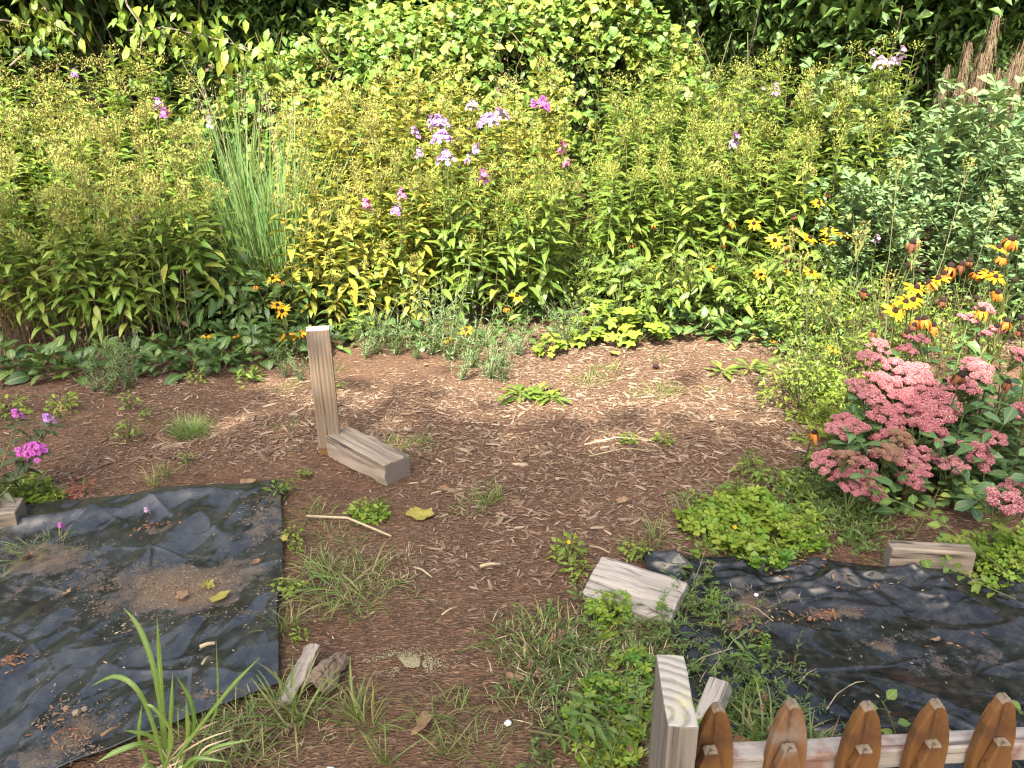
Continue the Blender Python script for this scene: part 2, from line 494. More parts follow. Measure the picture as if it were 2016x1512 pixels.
M['plume'] = plain('dry_plume', [(.14, .098, .06), (.20, .145, .09), (.10, .07, .042)], .95, 60, trans=.1)
M['purple'] = plain('purple_petal', [(.46, .20, .62), (.52, .27, .68), (.60, .36, .74), (.42, .16, .55)], .6, 40, trans=.3)
M['magenta'] = plain('magenta_petal', [(.60, .10, .50), (.66, .16, .58), (.55, .08, .42)], .6, 40, trans=.3)
M['pale'] = plain('pale_pink_petal', [(.60, .38, .58), (.66, .46, .63), (.54, .30, .52)], .6, 40, trans=.3)
M['pink'] = plain('pink_petal', [(.62, .17, .34), (.68, .22, .42), (.58, .14, .28)], .6, 40, trans=.3)
M['gold'] = plain('golden_petal', [(.72, .38, .010), (.76, .45, .012), (.68, .30, .009)], .5, 40, trans=.3)
M['orange'] = plain('faded_orange_petal', [(.55, .19, .015), (.45, .12, .012), (.62, .26, .018), (.32, .09, .012)], .6, 40, trans=.2)
M['cone'] = plain('dark_flower_cone', [(.018, .009, .007), (.03, .014, .009), (.012, .008, .006)], .9, 300, .002)
M['brown_petal'] = plain('withered_petal', [(.12, .045, .018), (.16, .06, .02), (.08, .032, .015)], .8, 60)
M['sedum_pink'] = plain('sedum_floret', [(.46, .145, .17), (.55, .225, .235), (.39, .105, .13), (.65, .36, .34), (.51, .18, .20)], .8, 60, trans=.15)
M['sedum_old'] = plain('sedum_floret_faded', [(.34, .19, .13), (.27, .19, .09), (.42, .19, .18), (.24, .16, .08)], .85, 60, trans=.1)
M['chip'] = plain('bark_chip', [(.095, .060, .040), (.155, .103, .068), (.205, .142, .095), (.295, .222, .152), (.115, .068, .043), (.36, .285, .20), (.062, .041, .029), (.165, .102, .064), (.255, .186, .125)], .9, 120, .002)
M['soil_crumb'] = plain('soil_crumb', [(.12, .085, .055), (.20, .145, .095), (.26, .20, .14), (.09, .06, .04)], .95, 120, .002)
M['rust_chip'] = plain('red_bark_crumb', [(.20, .085, .04), (.26, .12, .055), (.15, .065, .035), (.30, .18, .10)], .9, 120, .002)
M['bark'] = woodmat('tree_bark', (.16, .13, .10), (.05, .04, .03), axis=2, gscale=.5, crack=.8)
M['pebble'] = plain('white_pebble', [(.62, .62, .60)], .6, 30)
M['nail'] = plain('nail_steel', [(.06, .055, .05)], .5, 30)

# ------------------------------------------------------------------ the ground
def ground_mat():
    m, nt, N, L, b = newmat('bark_mulch_soil')
    v = coords(nt, which='Object')
    big = noise(nt, 1.3, 4, v, 0.6)
    mid = noise(nt, 14, 5, v, 0.7)
    fine = noise(nt, 90, 5, v, 0.75)
    vo = N.new('ShaderNodeTexVoronoi'); vo.inputs['Scale'].default_value = 75; vo.inputs['Randomness'].default_value = 1
    vm = coords(nt, (1, 2.2, 1), rotv=(0, 0, 0.5)); L.new(vm, vo.inputs['Vector'])
    sep = N.new('ShaderNodeSeparateXYZ'); L.new(vo.outputs['Color'], sep.inputs[0])
    col = ramp(nt, fine, [(.25, (.026, .016, .010)), (.5, (.072, .044, .027)), (.75, (.15, .095, .06))])
    col = mixc(nt, ramp(nt, sep.outputs[0], [(.35, 0.0), (1.0, .75)]), col, ramp(nt, sep.outputs[1], [(0, (.10, .055, .033)), (.6, (.17, .10, .06)), (1, (.29, .19, .12))]))
    col = mixc(nt, ramp(nt, big, [(.40, 0.0), (.62, .55)]), col, mixc(nt, 1.0, col, (.62, .57, .55), 'MULTIPLY'))
    col = mixc(nt, ramp(nt, mid, [(.52, 0.0), (.68, .5)]), col, (.13, .070, .042))
    L.new(col, b.inputs['Base Color'])
    b.inputs['Roughness'].default_value = 0.95
    b.inputs['Specular IOR Level'].default_value = 0.15
    h = math_node(nt, 'ADD', math_node(nt, 'MULTIPLY', fine, .5), math_node(nt, 'MULTIPLY', vo.outputs['Distance'], .6))
    bump(nt, b, h, 0.9, 0.012)
    return m

def axis_steps(lo, dlo, dhi, hi, step, grow):
    a = [dlo]
    s = step
    while a[-1] > lo: s *= grow; a.append(a[-1] - s)
    b = [dhi]; s = step
    while b[-1] < hi: s *= grow; b.append(b[-1] + s)
    return np.array(a[::-1] + list(np.arange(dlo + step, dhi, step)) + b)

gx = axis_steps(-90, -2.6, 2.6, 90, 0.022, 1.25)
gy = axis_steps(-30, 1.3, 5.4, 160, 0.022, 1.25)
XX, YY = np.meshgrid(gx, gy)
ZZ = ground_z(XX, YY) - 0.02
nx, ny = len(gx), len(gy)
idx = np.arange(nx * ny).reshape(ny, nx)
Qg = np.stack([idx[:-1, :-1], idx[:-1, 1:], idx[1:, 1:], idx[1:, :-1]], -1).reshape(-1, 4)
ground_o = obj('ground', MB().add(np.stack([XX, YY, ZZ], -1).reshape(-1, 3), Qg).mesh('ground', ground_mat()))
tag(ground_o, 'brown bark mulch ground running through the garden', 'ground', kind='structure')

def gz(x, y):
    return ground_z(x, y) - 0.02

def ong(px, py):
    """place on the ground that the photograph sees at this spot"""
    p = G(px, py)
    p[2] = float(gz(p[0], p[1]))
    return p

def inside(poly, x, y):
    """which points lie inside a polygon"""
    x, y = np.asarray(x), np.asarray(y)
    r = np.zeros(x.shape, bool)
    n = len(poly)
    for i in range(n):
        (x0, y0), (x1, y1) = poly[i], poly[(i + 1) % n]
        c = ((y0 > y) != (y1 > y)) & (x < (x1 - x0) * (y - y0) / (y1 - y0 + 1e-12) + x0)
        r ^= c
    return r

SHEET_L = [(-260, 1020), (20, 1015), (230, 985), (400, 965), (548, 952), (566, 1010), (574, 1110), (560, 1220), (548, 1335), (420, 1410), (170, 1560), (-320, 1800)]
SHEET_R = [(1255, 1112), (1400, 1085), (1640, 1075), (1745, 1105), (2016, 1165), (2260, 1190), (2300, 1580), (1500, 1580), (1420, 1400), (1400, 1260), (1330, 1190)]
polyL = [tuple(G(*p)[:2]) for p in SHEET_L]
polyR = [tuple(G(*p)[:2]) for p in SHEET_R]

# bark chips lying on the soil, thicker and paler where the mulch is coarse
n = 120000
cx = rng.uniform(-2.7, 2.9, n); cy = 1.35 + (5.3 - 1.35) * rng.random(n) ** 0.9
keep = ~(inside(polyL, cx, cy) | inside(polyR, cx, cy))
coarse = vnoise(cx * 1.1 + 4, cy * 1.1, 8) + 0.35 * vnoise(cx * 3, cy * 3, 9)
keep &= rng.random(n) < np.clip(0.66 + 2.0 * coarse, 0.12, 1)
cx, cy, coarse = cx[keep], cy[keep], coarse[keep]
mb = MB()
tpl = chip_tpl(1, 0.25, 0.35)
ln = rng.gamma(2.0, 0.0078, len(cx)).clip(0.005, 0.065) * np.where(coarse > 0.05, 1.1, .75) * np.where(cy < 2.6, .75, np.where(cy > 3.9, .8, 1.0))
tint = np.clip(rng.random(len(cx)) ** 1.35 * 0.86 + 0.06 * (coarse > .1), 0, 0.999)
mb.scatter(tpl, np.stack([cx, cy, gz(cx, cy) + 0.001 + 0.004 * rng.random(len(cx))], 1), rng.uniform(0, 2 * PI, len(cx)), rng.normal(0, .16, len(cx)), rng.normal(0, .3, len(cx)), ln, tint)
o = obj('bark_chips', mb.mesh('bark_chips', M['chip'], False))
tag(o, 'loose brown and tan bark chips covering the open ground', 'mulch', kind='stuff')


# ------------------------------------------------------------------ words that say where a plant stands
LANDMARKS = [('the wooden post', 640, 690), ('the tall grass', 520, 330), ('the purple phlox', 880, 260), ('the lime mound', 1225, 625), ('the pink domes', 1780, 830),
             ('the blue-green bushes', 1880, 330), ('the brown plumes', 1930, 130), ('the white phlox', 1740, 115), ('the daisy pair', 576, 658), ('the plastic corner', 550, 960),
             ('the timber stub', 730, 905), ('the dandelion rosette', 1050, 770), ('the daisy cones', 1880, 560), ('the magenta phlox', 75, 890), ('the feathery plants', 900, 620),
             ('the beam end', 1230, 1150), ('the clover patch', 1480, 1040), ('the picket fence', 1680, 1440), ('the fence post', 1340, 1380), ('the rotten log', 605, 1300),
             ('the striped blades', 330, 1380), ('the vine mound', 950, 90), ('the yellowing phlox', 690, 400), ('the daisy row', 1590, 460), ('the dark stems', 250, 600),
             ('the tree trunk', 230, 80), ('the open mulch', 1200, 860), ('the grass patch', 700, 1150)]

def where(px, py):
    best = sorted(((math.hypot(px - x, (py - y) * 1.2), n, px - x, py - y) for n, x, y in LANDMARKS))[0]
    d, n, dx, dy = best
    if d < 45: return 'at ' + n
    far = 'just ' if d < 130 else ('' if d < 260 else 'well ')
    a = math.degrees(math.atan2(-dy, dx)) % 360
    rel = ['right of', 'up right of', 'above', 'up left of', 'left of', 'down left of', 'below', 'down right of'][int((a + 22.5) // 45) % 8]
    return far + rel + ' ' + n

# ------------------------------------------------------------------ woodland edge
def crown_mb(mb, c, r, n_cl, tpl, per=6, spread=.22, size=1.0, shell=.55, droop=.5, holes=0.0, seed=0):
    """leaf clumps through a crown's volume"""
    g = np.random.default_rng(seed)
    d = g.normal(size=(n_cl, 3)); d /= np.linalg.norm(d, axis=1)[:, None]
    rad = (shell + (1 - shell) * g.random(n_cl) ** .6) * (1 + .35 * vnoise(d[:, 0] * 3 + 9, d[:, 1] * 3 + d[:, 2] * 4, seed + 5))
    p = np.asarray(c) + d * rad[:, None] * np.asarray(r)
    if holes:
        p = p[vnoise(p[:, 0] * 1.7, p[:, 2] * 1.7 + p[:, 1], seed + 2) > holes - .5]
    n = len(p) * per
    q = np.repeat(p, per, 0) + g.normal(size=(n, 3)) * spread * (1, 1, .6)
    t = np.repeat(g.random(len(p)), per) * .7 + .3 * g.random(n)
    return mb.scatter(tpl, q, g.uniform(0, 2 * PI, n), g.normal(-droop, .35, n), g.normal(0, .5, n), size * g.uniform(.7, 1.25, n), np.clip(t, 0, .999))

far_leaf = rhomb_tpl(.14, .075)
def tree_proto(seed, h=5.8):
    g = np.random.default_rng(seed)
    t = MB()
    bend = np.array([(0, 0, 0), (.06, .05, 1.2), (-.05, .02, 2.6), (.1, -.08, 3.8), (.0, .0, h - 1)]) + g.normal(0, .05, (5, 3)) * [[0, 0, 0]] + 0
    t.tube(bend, .13, .04, 8)
    for k in range(9):
        z = 1.9 + k * .36; a = g.uniform(0, 2 * PI); l = g.uniform(1.2, 2.4)
        b0 = np.array((0, 0, z))
        t.tube([b0, b0 + (math.cos(a) * l * .5, math.sin(a) * l * .5, .35), b0 + (math.cos(a) * l, math.sin(a) * l, .5)], .05, .012, 5)
    c = MB()
    crown_mb(c, (0, 0, h * .60), (2.4, 2.4, h * .36), 1300, far_leaf, 8, .26, 1.25, .35, .5, .28, seed)
    return [('trunk', t.mesh('tree_trunk', M['bark']), None), ('crown', c.mesh('tree_crown', M['wood_leaf']), None)]

tree_protos = [tree_proto(s) for s in (3, 4, 5)]
tree_xy = [(-6.4, 10.6), (-4.35, 9.4), (-2.2, 11.2), (-.4, 11.8), (1.9, 10.2), (3.9, 9.3), (5.0, 10.9), (7.2, 10.0), (-8.6, 11), (9.2, 11.5), (3.0, 13.5), (-3.4, 13.6), (.8, 14)]
for i, (x, y) in enumerate(tree_xy):
    px, py = P((x, y, 1.8))
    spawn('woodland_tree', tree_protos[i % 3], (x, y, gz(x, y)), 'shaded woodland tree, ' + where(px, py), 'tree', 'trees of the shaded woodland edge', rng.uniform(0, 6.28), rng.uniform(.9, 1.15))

def shrub_proto(seed, n=520, mat='wood_leaf', tpl=None, r=(1.0, .8, 1.15), size=1.0, per=7, droop=.45, holes=.3):
    g = np.random.default_rng(seed)
    t = MB()
    for k in range(7):
        a = g.uniform(0, 2 * PI); q = g.uniform(.3, .8)
        t.tube([(0, 0, 0), (math.cos(a) * q * .4, math.sin(a) * q * .4, .7), (math.cos(a) * q, math.sin(a) * q, 1.7)], .018, .006, 4)
    c = MB()
    crown_mb(c, (0, 0, 1.25), r, n, tpl or leaf_tpl(.10, .055, 2, 'ovate', .6, .25), per, .13, size, .35, droop, holes, seed)
    return [('stem', t.mesh('shrub_stems', M['bark']), None), ('foliage', c.mesh('shrub_foliage', M[mat]), None, (), 'stuff')]

shrubs = [shrub_proto(s) for s in (21, 22, 23)]
# trees at the wood's edge with unseen low limbs added to shade what grows beneath
def edge_tree(seed):
    rows = tree_proto(seed)
    c, t = MB(), MB()
    crown_mb(c, (0, -1.9, 4.3), (2.3, 1.35, .9), 800, far_leaf, 8, .26, 1.5, .1, .4, 0, seed)
    for a in (-.5, 0, .5): t.tube([(0, 0, 3.4), (a, -1.2, 4.3), (a * 2.4, -2.8, 4.9)], .06, .015, 5)
    return rows + [('limb', t.mesh('tree_limb', M['bark']), None), ('low_crown', c.mesh('tree_low_crown', M['wood_leaf']), None)]
ET = edge_tree(15)
for x, y in ((3.6, 9.5), (5.9, 9.6), (-4.75, 9.9), (-7.6, 9.8)):
    spawn('woodland_tree', ET, (x, y, gz(x, y)), 'woodland edge tree with unseen limbs added for shade, ' + where(*P((x, y, 1.8))), 'tree', 'trees of the shaded woodland edge')

shrub_xy = [(-5.6, 9.0), (-4.6, 10.4), (-3.4, 9.0), (-2.5, 9.8), (-1.4, 9.6), (2.6, 9.0), (3.4, 8.4), (4.2, 8.6), (4.9, 8.4), (5.8, 9.3), (6.6, 9.0), (3.6, 9.9), (-6.6, 9.9), (.4, 10.6), (1.5, 10.3), (2.1, 8.9)]
for i, (x, y) in enumerate(shrub_xy):
    px, py = P((x, y, 1.4))
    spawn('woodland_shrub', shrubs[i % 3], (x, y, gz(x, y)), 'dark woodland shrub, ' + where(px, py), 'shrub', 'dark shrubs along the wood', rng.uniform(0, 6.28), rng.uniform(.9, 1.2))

mb = MB()
g = np.random.default_rng(77)
n = 26000
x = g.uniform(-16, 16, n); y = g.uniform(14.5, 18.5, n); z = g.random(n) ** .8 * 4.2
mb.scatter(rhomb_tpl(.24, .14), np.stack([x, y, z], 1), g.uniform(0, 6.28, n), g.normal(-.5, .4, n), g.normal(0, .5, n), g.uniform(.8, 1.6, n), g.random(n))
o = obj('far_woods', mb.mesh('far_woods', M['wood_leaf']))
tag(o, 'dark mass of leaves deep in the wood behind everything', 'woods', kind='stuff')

# unseen trees placed behind and beside the viewer to shade the garden's front
def unseen_shade_tree(x, y, parts, n, label, seed):
    g = np.random.default_rng(seed)
    st = thing('unseen_shade_tree', (x, y, 0), label, 'tree')
    t, c = MB(), MB()
    t.tube([(0, 0, 0), (.05, .05, 2.5), (-.05, .1, 5), (0, 0, 8.4)], .24, .06, 9)
    for (ex, ey, ez), r, k in parts:
        e = np.array((ex - x, ey - y, ez))
        t.tube([(0, 0, ez - 2.4), e * (.5, .5, 0) + (0, 0, ez - 1.2), e], .09, .02, 6)
        crown_mb(c, e, r, int(n * k), rhomb_tpl(.21, .14), 8, .22, 1.0, .05, .3, 0, seed + int(k * 10))
    obj('trunk', t.mesh('unseen_shade_tree_trunk', M['bark']), st)
    obj('crown', c.mesh('unseen_shade_tree_crown', M['wood_leaf']), st)
unseen_shade_tree(-1.6, -4.6, [((-1.9, -3.95, 8.0), (3.2, 1.55, .9), 1.0), ((.6, -4.1, 8.0), (1.9, 1.5, .8), .6), ((-3.6, -4.0, 8), (1.6, 1.4, .9), .5)], 1500, 'tall unseen tree placed behind the viewer to shade the front of the garden', 5)
unseen_shade_tree(-5.6, -1.9, [((-4.6, -1.75, 8.2), (1.05, .9, .7), .38)], 1500, 'tall unseen tree placed beside the viewer to shade the phlox with dark stems', 8)

# ------------------------------------------------------------------ mound of vines at the back of the bed
def vine_mound():
    g = np.random.default_rng(31)
    mb = MB()
    n = 15500
    u = g.uniform(-2.6, 1.62, n); v = g.random(n)
    top = 1.78 + .18 * np.sin(u * 1.1 + .6) + .22 * vnoise(u * 1.6, u * 0, 3) - .55 * np.clip((-u - 1.6), 0, 1) - .95 * np.clip(u - .95, 0, .8) ** 1.2
    ang = v * 1.9
    yy = 8.15 - 1.0 * np.cos(ang) * (1 + .3 * vnoise(u * 2, v * 5, 6))
    zz = top * (.18 + .82 * np.sin(np.minimum(ang, PI / 2)) ** .9) + .10 * g.normal(size=n) + .14 * vnoise(u * 3.2, v * 9, 7)
    keep = vnoise(u * 2.6, v * 6.5, 12) > -.20
    pos = np.stack([u, yy + .07 * g.normal(size=n), zz], 1)[keep]; k = len(pos)
    t = np.clip(vnoise(pos[:, 0] * 2.5, pos[:, 2] * 3, 13) + .5 + .25 * g.normal(size=k), 0, .98)
    tp = [lobed_tpl(.062, 5, .22, 4, .25), lobed_tpl(.055, 3, .3, 4, -.2), leaf_tpl(.115, .095, 3, 'heart', .8, .25)]
    w = g.integers(0, 3, k)
    for i, tpl in enumerate(tp):
        s = w == i
        m = int(s.sum())
        mb.scatter(tpl, pos[s], g.normal(-PI / 2, .9, m), g.normal(-.45, .45, m), g.normal(0, .45, m), g.uniform(.42, .9, m), t[s])
    st = MB()
    for i in range(70):
        x0 = g.uniform(-2.2, 1.6); y0 = 7.5 + g.random() * .9
        q = [np.array((x0, y0, 0))]
        for j in range(6): q.append(q[-1] + (g.normal(0, .16), g.normal(0, .08), .27))
        st.tube(q, .009, .004, 4, g.random())
    return mb, st
vm, vs = vine_mound()
root = thing('vine_mound', (0, 0, 0), 'sunlit mound of lobed vine leaves, some yellowing, over the back of the bed', 'vine')
obj('stem', vs.mesh('vine_stems', M['dry_stem']), root)
fo = obj('foliage', vm.mesh('vine_foliage', M['vine']), root); fo['kind'] = 'stuff'

# back-lit branches hanging in front of the wood at the left
br_tpl = leaf_tpl(.115, .066, 3, 'ovate', .7, .2)
def branch(name, pts, nleaf, label, seed, tpl=br_tpl, mat='edge_leaf', size=1.0, spread=.1):
    g = np.random.default_rng(seed)
    pts = np.array(pts, float)
    root = thing(name, pts[0], label, 'branch')
    t = np.linspace(0, 1, 24); k = np.linspace(0, 1, len(pts))
    q = np.stack([np.interp(t, k, pts[:, i]) for i in range(3)], 1) - pts[0]
    mb = MB(); mb.tube(q, .012, .004, 5, .5)
    obj('twig', mb.mesh('branch_twig', M['bark']), root)
    me = [MB().add(tpl[0], tpl[1], tpl[2], .5, tpl[3]).mesh('branch_leaf', M[mat])]
    for i in range(nleaf * 2):
        a = q[min(23, int(4 + 20 * g.random()))] + g.normal(0, spread, 3) * (1, .6, .8)
        obj('leaf', me[0], root, mat4(a, g.uniform(0, 6.28), g.normal(-.8, .35), g.normal(0, .5), size * g.uniform(.7, 1.25)))
branch('hanging_branch', [D(60, -40, 8.2), D(90, 20, 8.0), D(150, 70, 7.8)], 26, 'bright leafy branch hanging at the top over the dark wood edge', 1, size=1.1)
branch('hanging_branch', [D(235, -60, 8.3), D(250, 10, 8.0), D(285, 60, 7.8), D(275, 100, 7.7)], 30, 'bright green branch beside the grey tree trunk', 2, size=1.1)
branch('hanging_branch', [D(250, 60, 8.2), D(330, 55, 8), D(420, 75, 7.8), D(520, 105, 7.5)], 70, 'long bright green branch reaching toward the sunlit vine mound', 3, size=1.1, spread=.14)
branch('hanging_branch', [D(-60, 40, 7.9), D(10, 40, 7.8), D(60, 50, 7.7)], 30, 'fine leaved branch at the top corner over the phlox', 4, size=.8)
branch('bare_branch', [D(20, 130, 7.6), D(70, 85, 7.7), D(130, 40, 7.9)], 6, 'thin grey twig with few leaves in front of the dark wood', 6, mat='wood_leaf')

# ------------------------------------------------------------------ phlox
LV = {}
for mk in ('olive', 'yellow', 'fresh'):
    LV[mk] = []
    for j in range(6):
        tp = leaf_tpl(.118, .037 if mk != 'yellow' else .040, 5, 'lance', .35 + .22 * j, .35 if j % 2 else .2, wavy=.04)
        LV[mk].append(MB().add(tp[0], tp[1], tp[2], j / 6 + .05, tp[3]).mesh('phlox_leaf', M[mk]))
DRY_TPL = leaf_tpl(.09, .02, 4, 'lance', 1.8, .6, wavy=.3)

def seed_head_mb(seed, r=.064, h=.075, n=80):
    g = np.random.default_rng(seed)
    mb = MB()
    u = g.random(n) ** .6; a = g.uniform(0, 6.28, n); zz = g.random(n)
    pos = np.stack([r * u * np.cos(a) * (1 - .35 * zz), r * u * np.sin(a) * (1 - .35 * zz), h * zz - .25 * r * u], 1)
    mb.scatter(leaf_tpl(.020, .0085, 2, 'lance', .2, .6), pos, a + g.normal(0, .6, n), g.normal(.55, .5, n), 0, g.uniform(.6, 1.3, n), g.random(n))
    for i in range(9):
        b = g.uniform(0, 6.28)
        mb.tube([(0, 0, -.09), (r * .5 * math.cos(b), r * .5 * math.sin(b), 0), (r * .9 * math.cos(b), r * .9 * math.sin(b), h * g.random())], .0013, .0008, 3, .4)
    return mb

def floret_tpl(r=.012):
    Vs, Ts, k = [], [], 0
    for i in range(5):
        a = i * 2 * PI / 5
        o = np.array([(.1, 0, 0), (.6, .42, .08), (1, .22, .02), (1, -.22, .02), (.6, -.42, .08)]) * r
        c, s = math.cos(a), math.sin(a)
        Vs.append(np.stack([o[:, 0] * c - o[:, 1] * s, o[:, 0] * s + o[:, 1] * c, o[:, 2]], 1))
        Ts += [(k, k + 2, k + 1), (k, k + 3, k + 2), (k, k + 4, k + 3)]; k += 5
    V = np.vstack(Vs)
    return V, np.zeros((0, 4), int), np.array(Ts), np.zeros((len(V), 2))

def floret_head(seed, r=.05, n=34, h=.05, fr=.0125):
    g = np.random.default_rng(seed)
    mb = MB()
    u = g.random(n) ** .5; a = g.uniform(0, 6.28, n)
    pos = np.stack([r * u * np.cos(a), r * u * np.sin(a), h * (1 - u ** 2) + g.normal(0, .006, n)], 1)
    # each floret looks outward from the dome: its plane tilts away from the axis
    mb.scatter(floret_tpl(fr), pos, a, -u * 1.1 + g.normal(0, .25, n), g.normal(0, .3, n), g.uniform(.8, 1.2, n), g.random(n))
    return mb

SEEDM = {mk: [seed_head_mb(40 + i).mesh('phlox_seed_head', M[mk]) for i in range(3)] for mk in ('seed', 'seed_green')}
FLW = {mk: [floret_head(60 + i, .052, 44).mesh('phlox_flower_cluster', M[mk]) for i in range(2)] for mk in ('purple', 'magenta', 'pale', 'pink')}
FLW_S = {mk: [floret_head(70 + i, .028, 14).mesh('phlox_flower_cluster', M[mk]) for i in range(2)] for mk in ('purple', 'magenta', 'pale', 'pink')}

def phlox_proto(mk, seed, h=1.0, lo=.3, head='seed', pieces=True, big=1.0, head_mesh=None, dead=True, wide=1.0):
    """one stem: stalk, leaves in crossed pairs, withered leaves below, seed head or flowers on top"""
    g = np.random.default_rng(seed)
    rows = []
    bx, by = g.normal(0, .03, 2)
    at = lambda z: np.array((bx * (z / h) ** 2, by * (z / h) ** 2, z))
    st = MB(); st.tube([at(z) for z in np.linspace(0, h, 6)], .0042, .0025, 5, g.random())
    rows.append(('stem', st.mesh('phlox_stem', M['dry_stem'] if lo > .25 else M['stem']), None))
    z = lo * h; k = 0; fol = MB()
    while z < h - .035:
        f = (z - lo * h) / (h - lo * h)
        s = big * (1.12 - .48 * f ** 1.5) * (.75 + .25 * min(1, f * 6))
        yaw0 = k * PI / 2 + g.normal(0, .3)
        for side in (0, PI):
            if g.random() < .10: continue
            yaw = yaw0 + side + g.normal(0, .22)
            pit = g.normal(.15 + .35 * f - .45 * (1 - f), .22); rl = g.normal(0, .25)
            if pieces:
                rows.append(('leaf', LV[mk][int(g.integers(0, 6))], mat4(at(z), yaw, pit, rl, s)))
            else:
                tp = leaf_tpl(.132, .043, 3, 'lance', g.uniform(.3, 1.3), .28)
                fol.scatter(tp, [at(z)], yaw, pit, rl, s, g.random())
        z += .044 * (.8 + .4 * g.random()) * (1.0 if pieces else .9); k += 1
    if not pieces:
        rows.append(('foliage', fol.mesh('phlox_foliage', M[mk]), None, (), 'stuff'))
    if dead and lo > .2:
        dm = MB(); m = 7
        zz = g.uniform(.12, lo + .1, m) * h
        dm.scatter(DRY_TPL, np.stack([at(q) for q in zz]), g.uniform(0, 6.28, m), g.normal(-.9, .4, m), g.normal(0, .6, m), g.uniform(.6, 1.1, m), g.random(m))
        rows.append(('withered_leaves', dm.mesh('phlox_withered_leaves', M['dry_leaf']), None, (), 'stuff'))
    hm = head_mesh or SEEDM[head][int(g.integers(0, 3))]
    rows.append(('flower_cluster' if head_mesh else 'seed_head', hm, mat4(at(h - .005), g.uniform(0, 6.28), 0, g.normal(0, .1), g.uniform(.8, 1.25) * wide)))
    return rows

PROT = {}
for mk, head, lo in (('olive', 'seed', .34), ('yellow', 'seed', .22), ('fresh', 'seed_green', .2)):
    PROT[mk, 1] = [phlox_proto(mk, 100 + i, 1.0, lo, head, True, big=1.32) for i in range(5)]
    PROT[mk, 0] = [phlox_proto(mk, 120 + i, 1.0, .12, head, False, dead=False) for i in range(5)]

COLOUR = {'olive': 'olive', 'yellow': 'yellowing', 'fresh': 'green'}
def phlox_stem(x, y, h, mk, front):
    px, py = P((x, y, h))
    size = ['low', 'short', 'middling', 'tall', 'very tall'][int(np.clip((h - .6) / .18, 0, 4))]
    tl = (rng.normal(0, .055), rng.normal(0, .055))
    lean = 'upright' if abs(tl[1]) < .025 else ('right' if tl[1] > 0 else 'left') + '-leaning'
    row = 'front' if front else ('middle' if y < 6.1 else 'back')
    spawn('phlox_plant', PROT[mk, 1 if front else 0][int(rng.integers(0, 5))], (x, y, gz(x, y)),
          f'{size} {lean} {COLOUR[mk]} phlox, {row}, {where(px, py)}', 'phlox', f'phlox stems {where(px, py)}',
          rng.uniform(0, 6.28), h / 1.08, tl)

def bed(x_of, n, y0, y1, h_of, mk_of, front_y, dmin=.085):
    pts = []
    tries = 0
    while len(pts) < n and tries < n * 60:
        tries += 1
        y = y0 + (y1 - y0) * random.random() ** 1.0
        lo, hi = x_of(y)
        x = random.uniform(lo, hi)
        if any((x - a) ** 2 + (y - b) ** 2 < dmin ** 2 for a, b, _ in pts): continue
        pts.append((x, y, 0))
    for x, y, _ in pts:
        phlox_stem(x, y, h_of(x, y) * random.uniform(.88, 1.1), mk_of(x, y), y < front_y)

xat = lambda px, y: float(D(px, 400, y)[0])
# left clump, olive
bed(lambda y: (xat(-140, y), xat((250 + (y - 4.42) * 420) if y < 4.85 else (440 if y < 5.6 else 400), y)), 150, 4.42, 6.2, lambda x, y: .80 + (y - 4.45) * .245 - .10 * max(0, x + 1.5), lambda x, y: 'olive' if y < 6.2 or random.random() < .6 else 'yellow', 5.0)
g = np.random.default_rng(55); mb = MB()
for i in range(230):
    y = g.uniform(4.5, 5.5); x = g.uniform(xat(-120, y), xat(350, y)); z0 = float(gz(x, y)); h = g.uniform(.3, .55)
    mb.tube([(x, y, z0), (x + g.normal(0, .02), y + g.normal(0, .02), z0 + h * .5), (x + g.normal(0, .05), y + g.normal(0, .05), z0 + h)], g.uniform(.003, .0055), .0025, 4, g.random())
    if g.random() < .5:
        m = 3; mb.scatter(DRY_TPL, np.stack([np.full(m, x), np.full(m, y), z0 + h * g.uniform(.3, 1, m)], 1), g.uniform(0, 6.28, m), g.normal(-1.0, .4, m), g.normal(0, .6, m), g.uniform(.5, 1.0, m), g.random(m), 1)
o = obj('phlox_stalks', mb.mesh('phlox_stalks', [M['dry_stem'], M['dry_leaf']]))
tag(o, 'bare brown lower stalks crowded under the olive phlox', 'stalks', kind='stuff')
# middle clump, yellow at its left and fresh green to the right
bed(lambda y: (xat(585, y), xat(800, y)), 40, 4.98, 6.2, lambda x, y: .66 + (y - 4.9) * .42, lambda x, y: 'yellow' if random.random() < .8 else 'olive', 5.4)
bed(lambda y: (xat(800, y), xat(1090, y)), 40, 5.0, 6.2, lambda x, y: .80 + (y - 4.9) * .22, lambda x, y: 'fresh' if y < 5.9 and random.random() < .75 else ('olive' if random.random() < .6 else 'yellow'), 5.4)
bed(lambda y: (xat(1085, y), xat(1195, y)), 16, 5.5, 6.6, lambda x, y: .62 + (y - 5.5) * .42, lambda x, y: 'fresh', 5.6)
# right clump, fresh green
bed(lambda y: (xat(1190, y), xat(1590 if y < 5.5 else 1700, y)), 80, 5.25, 6.3, lambda x, y: .84 + (y - 5.2) * .30 + .12 * max(0, x - 1.3), lambda x, y: 'fresh' if random.random() < .88 else 'olive', 5.65)

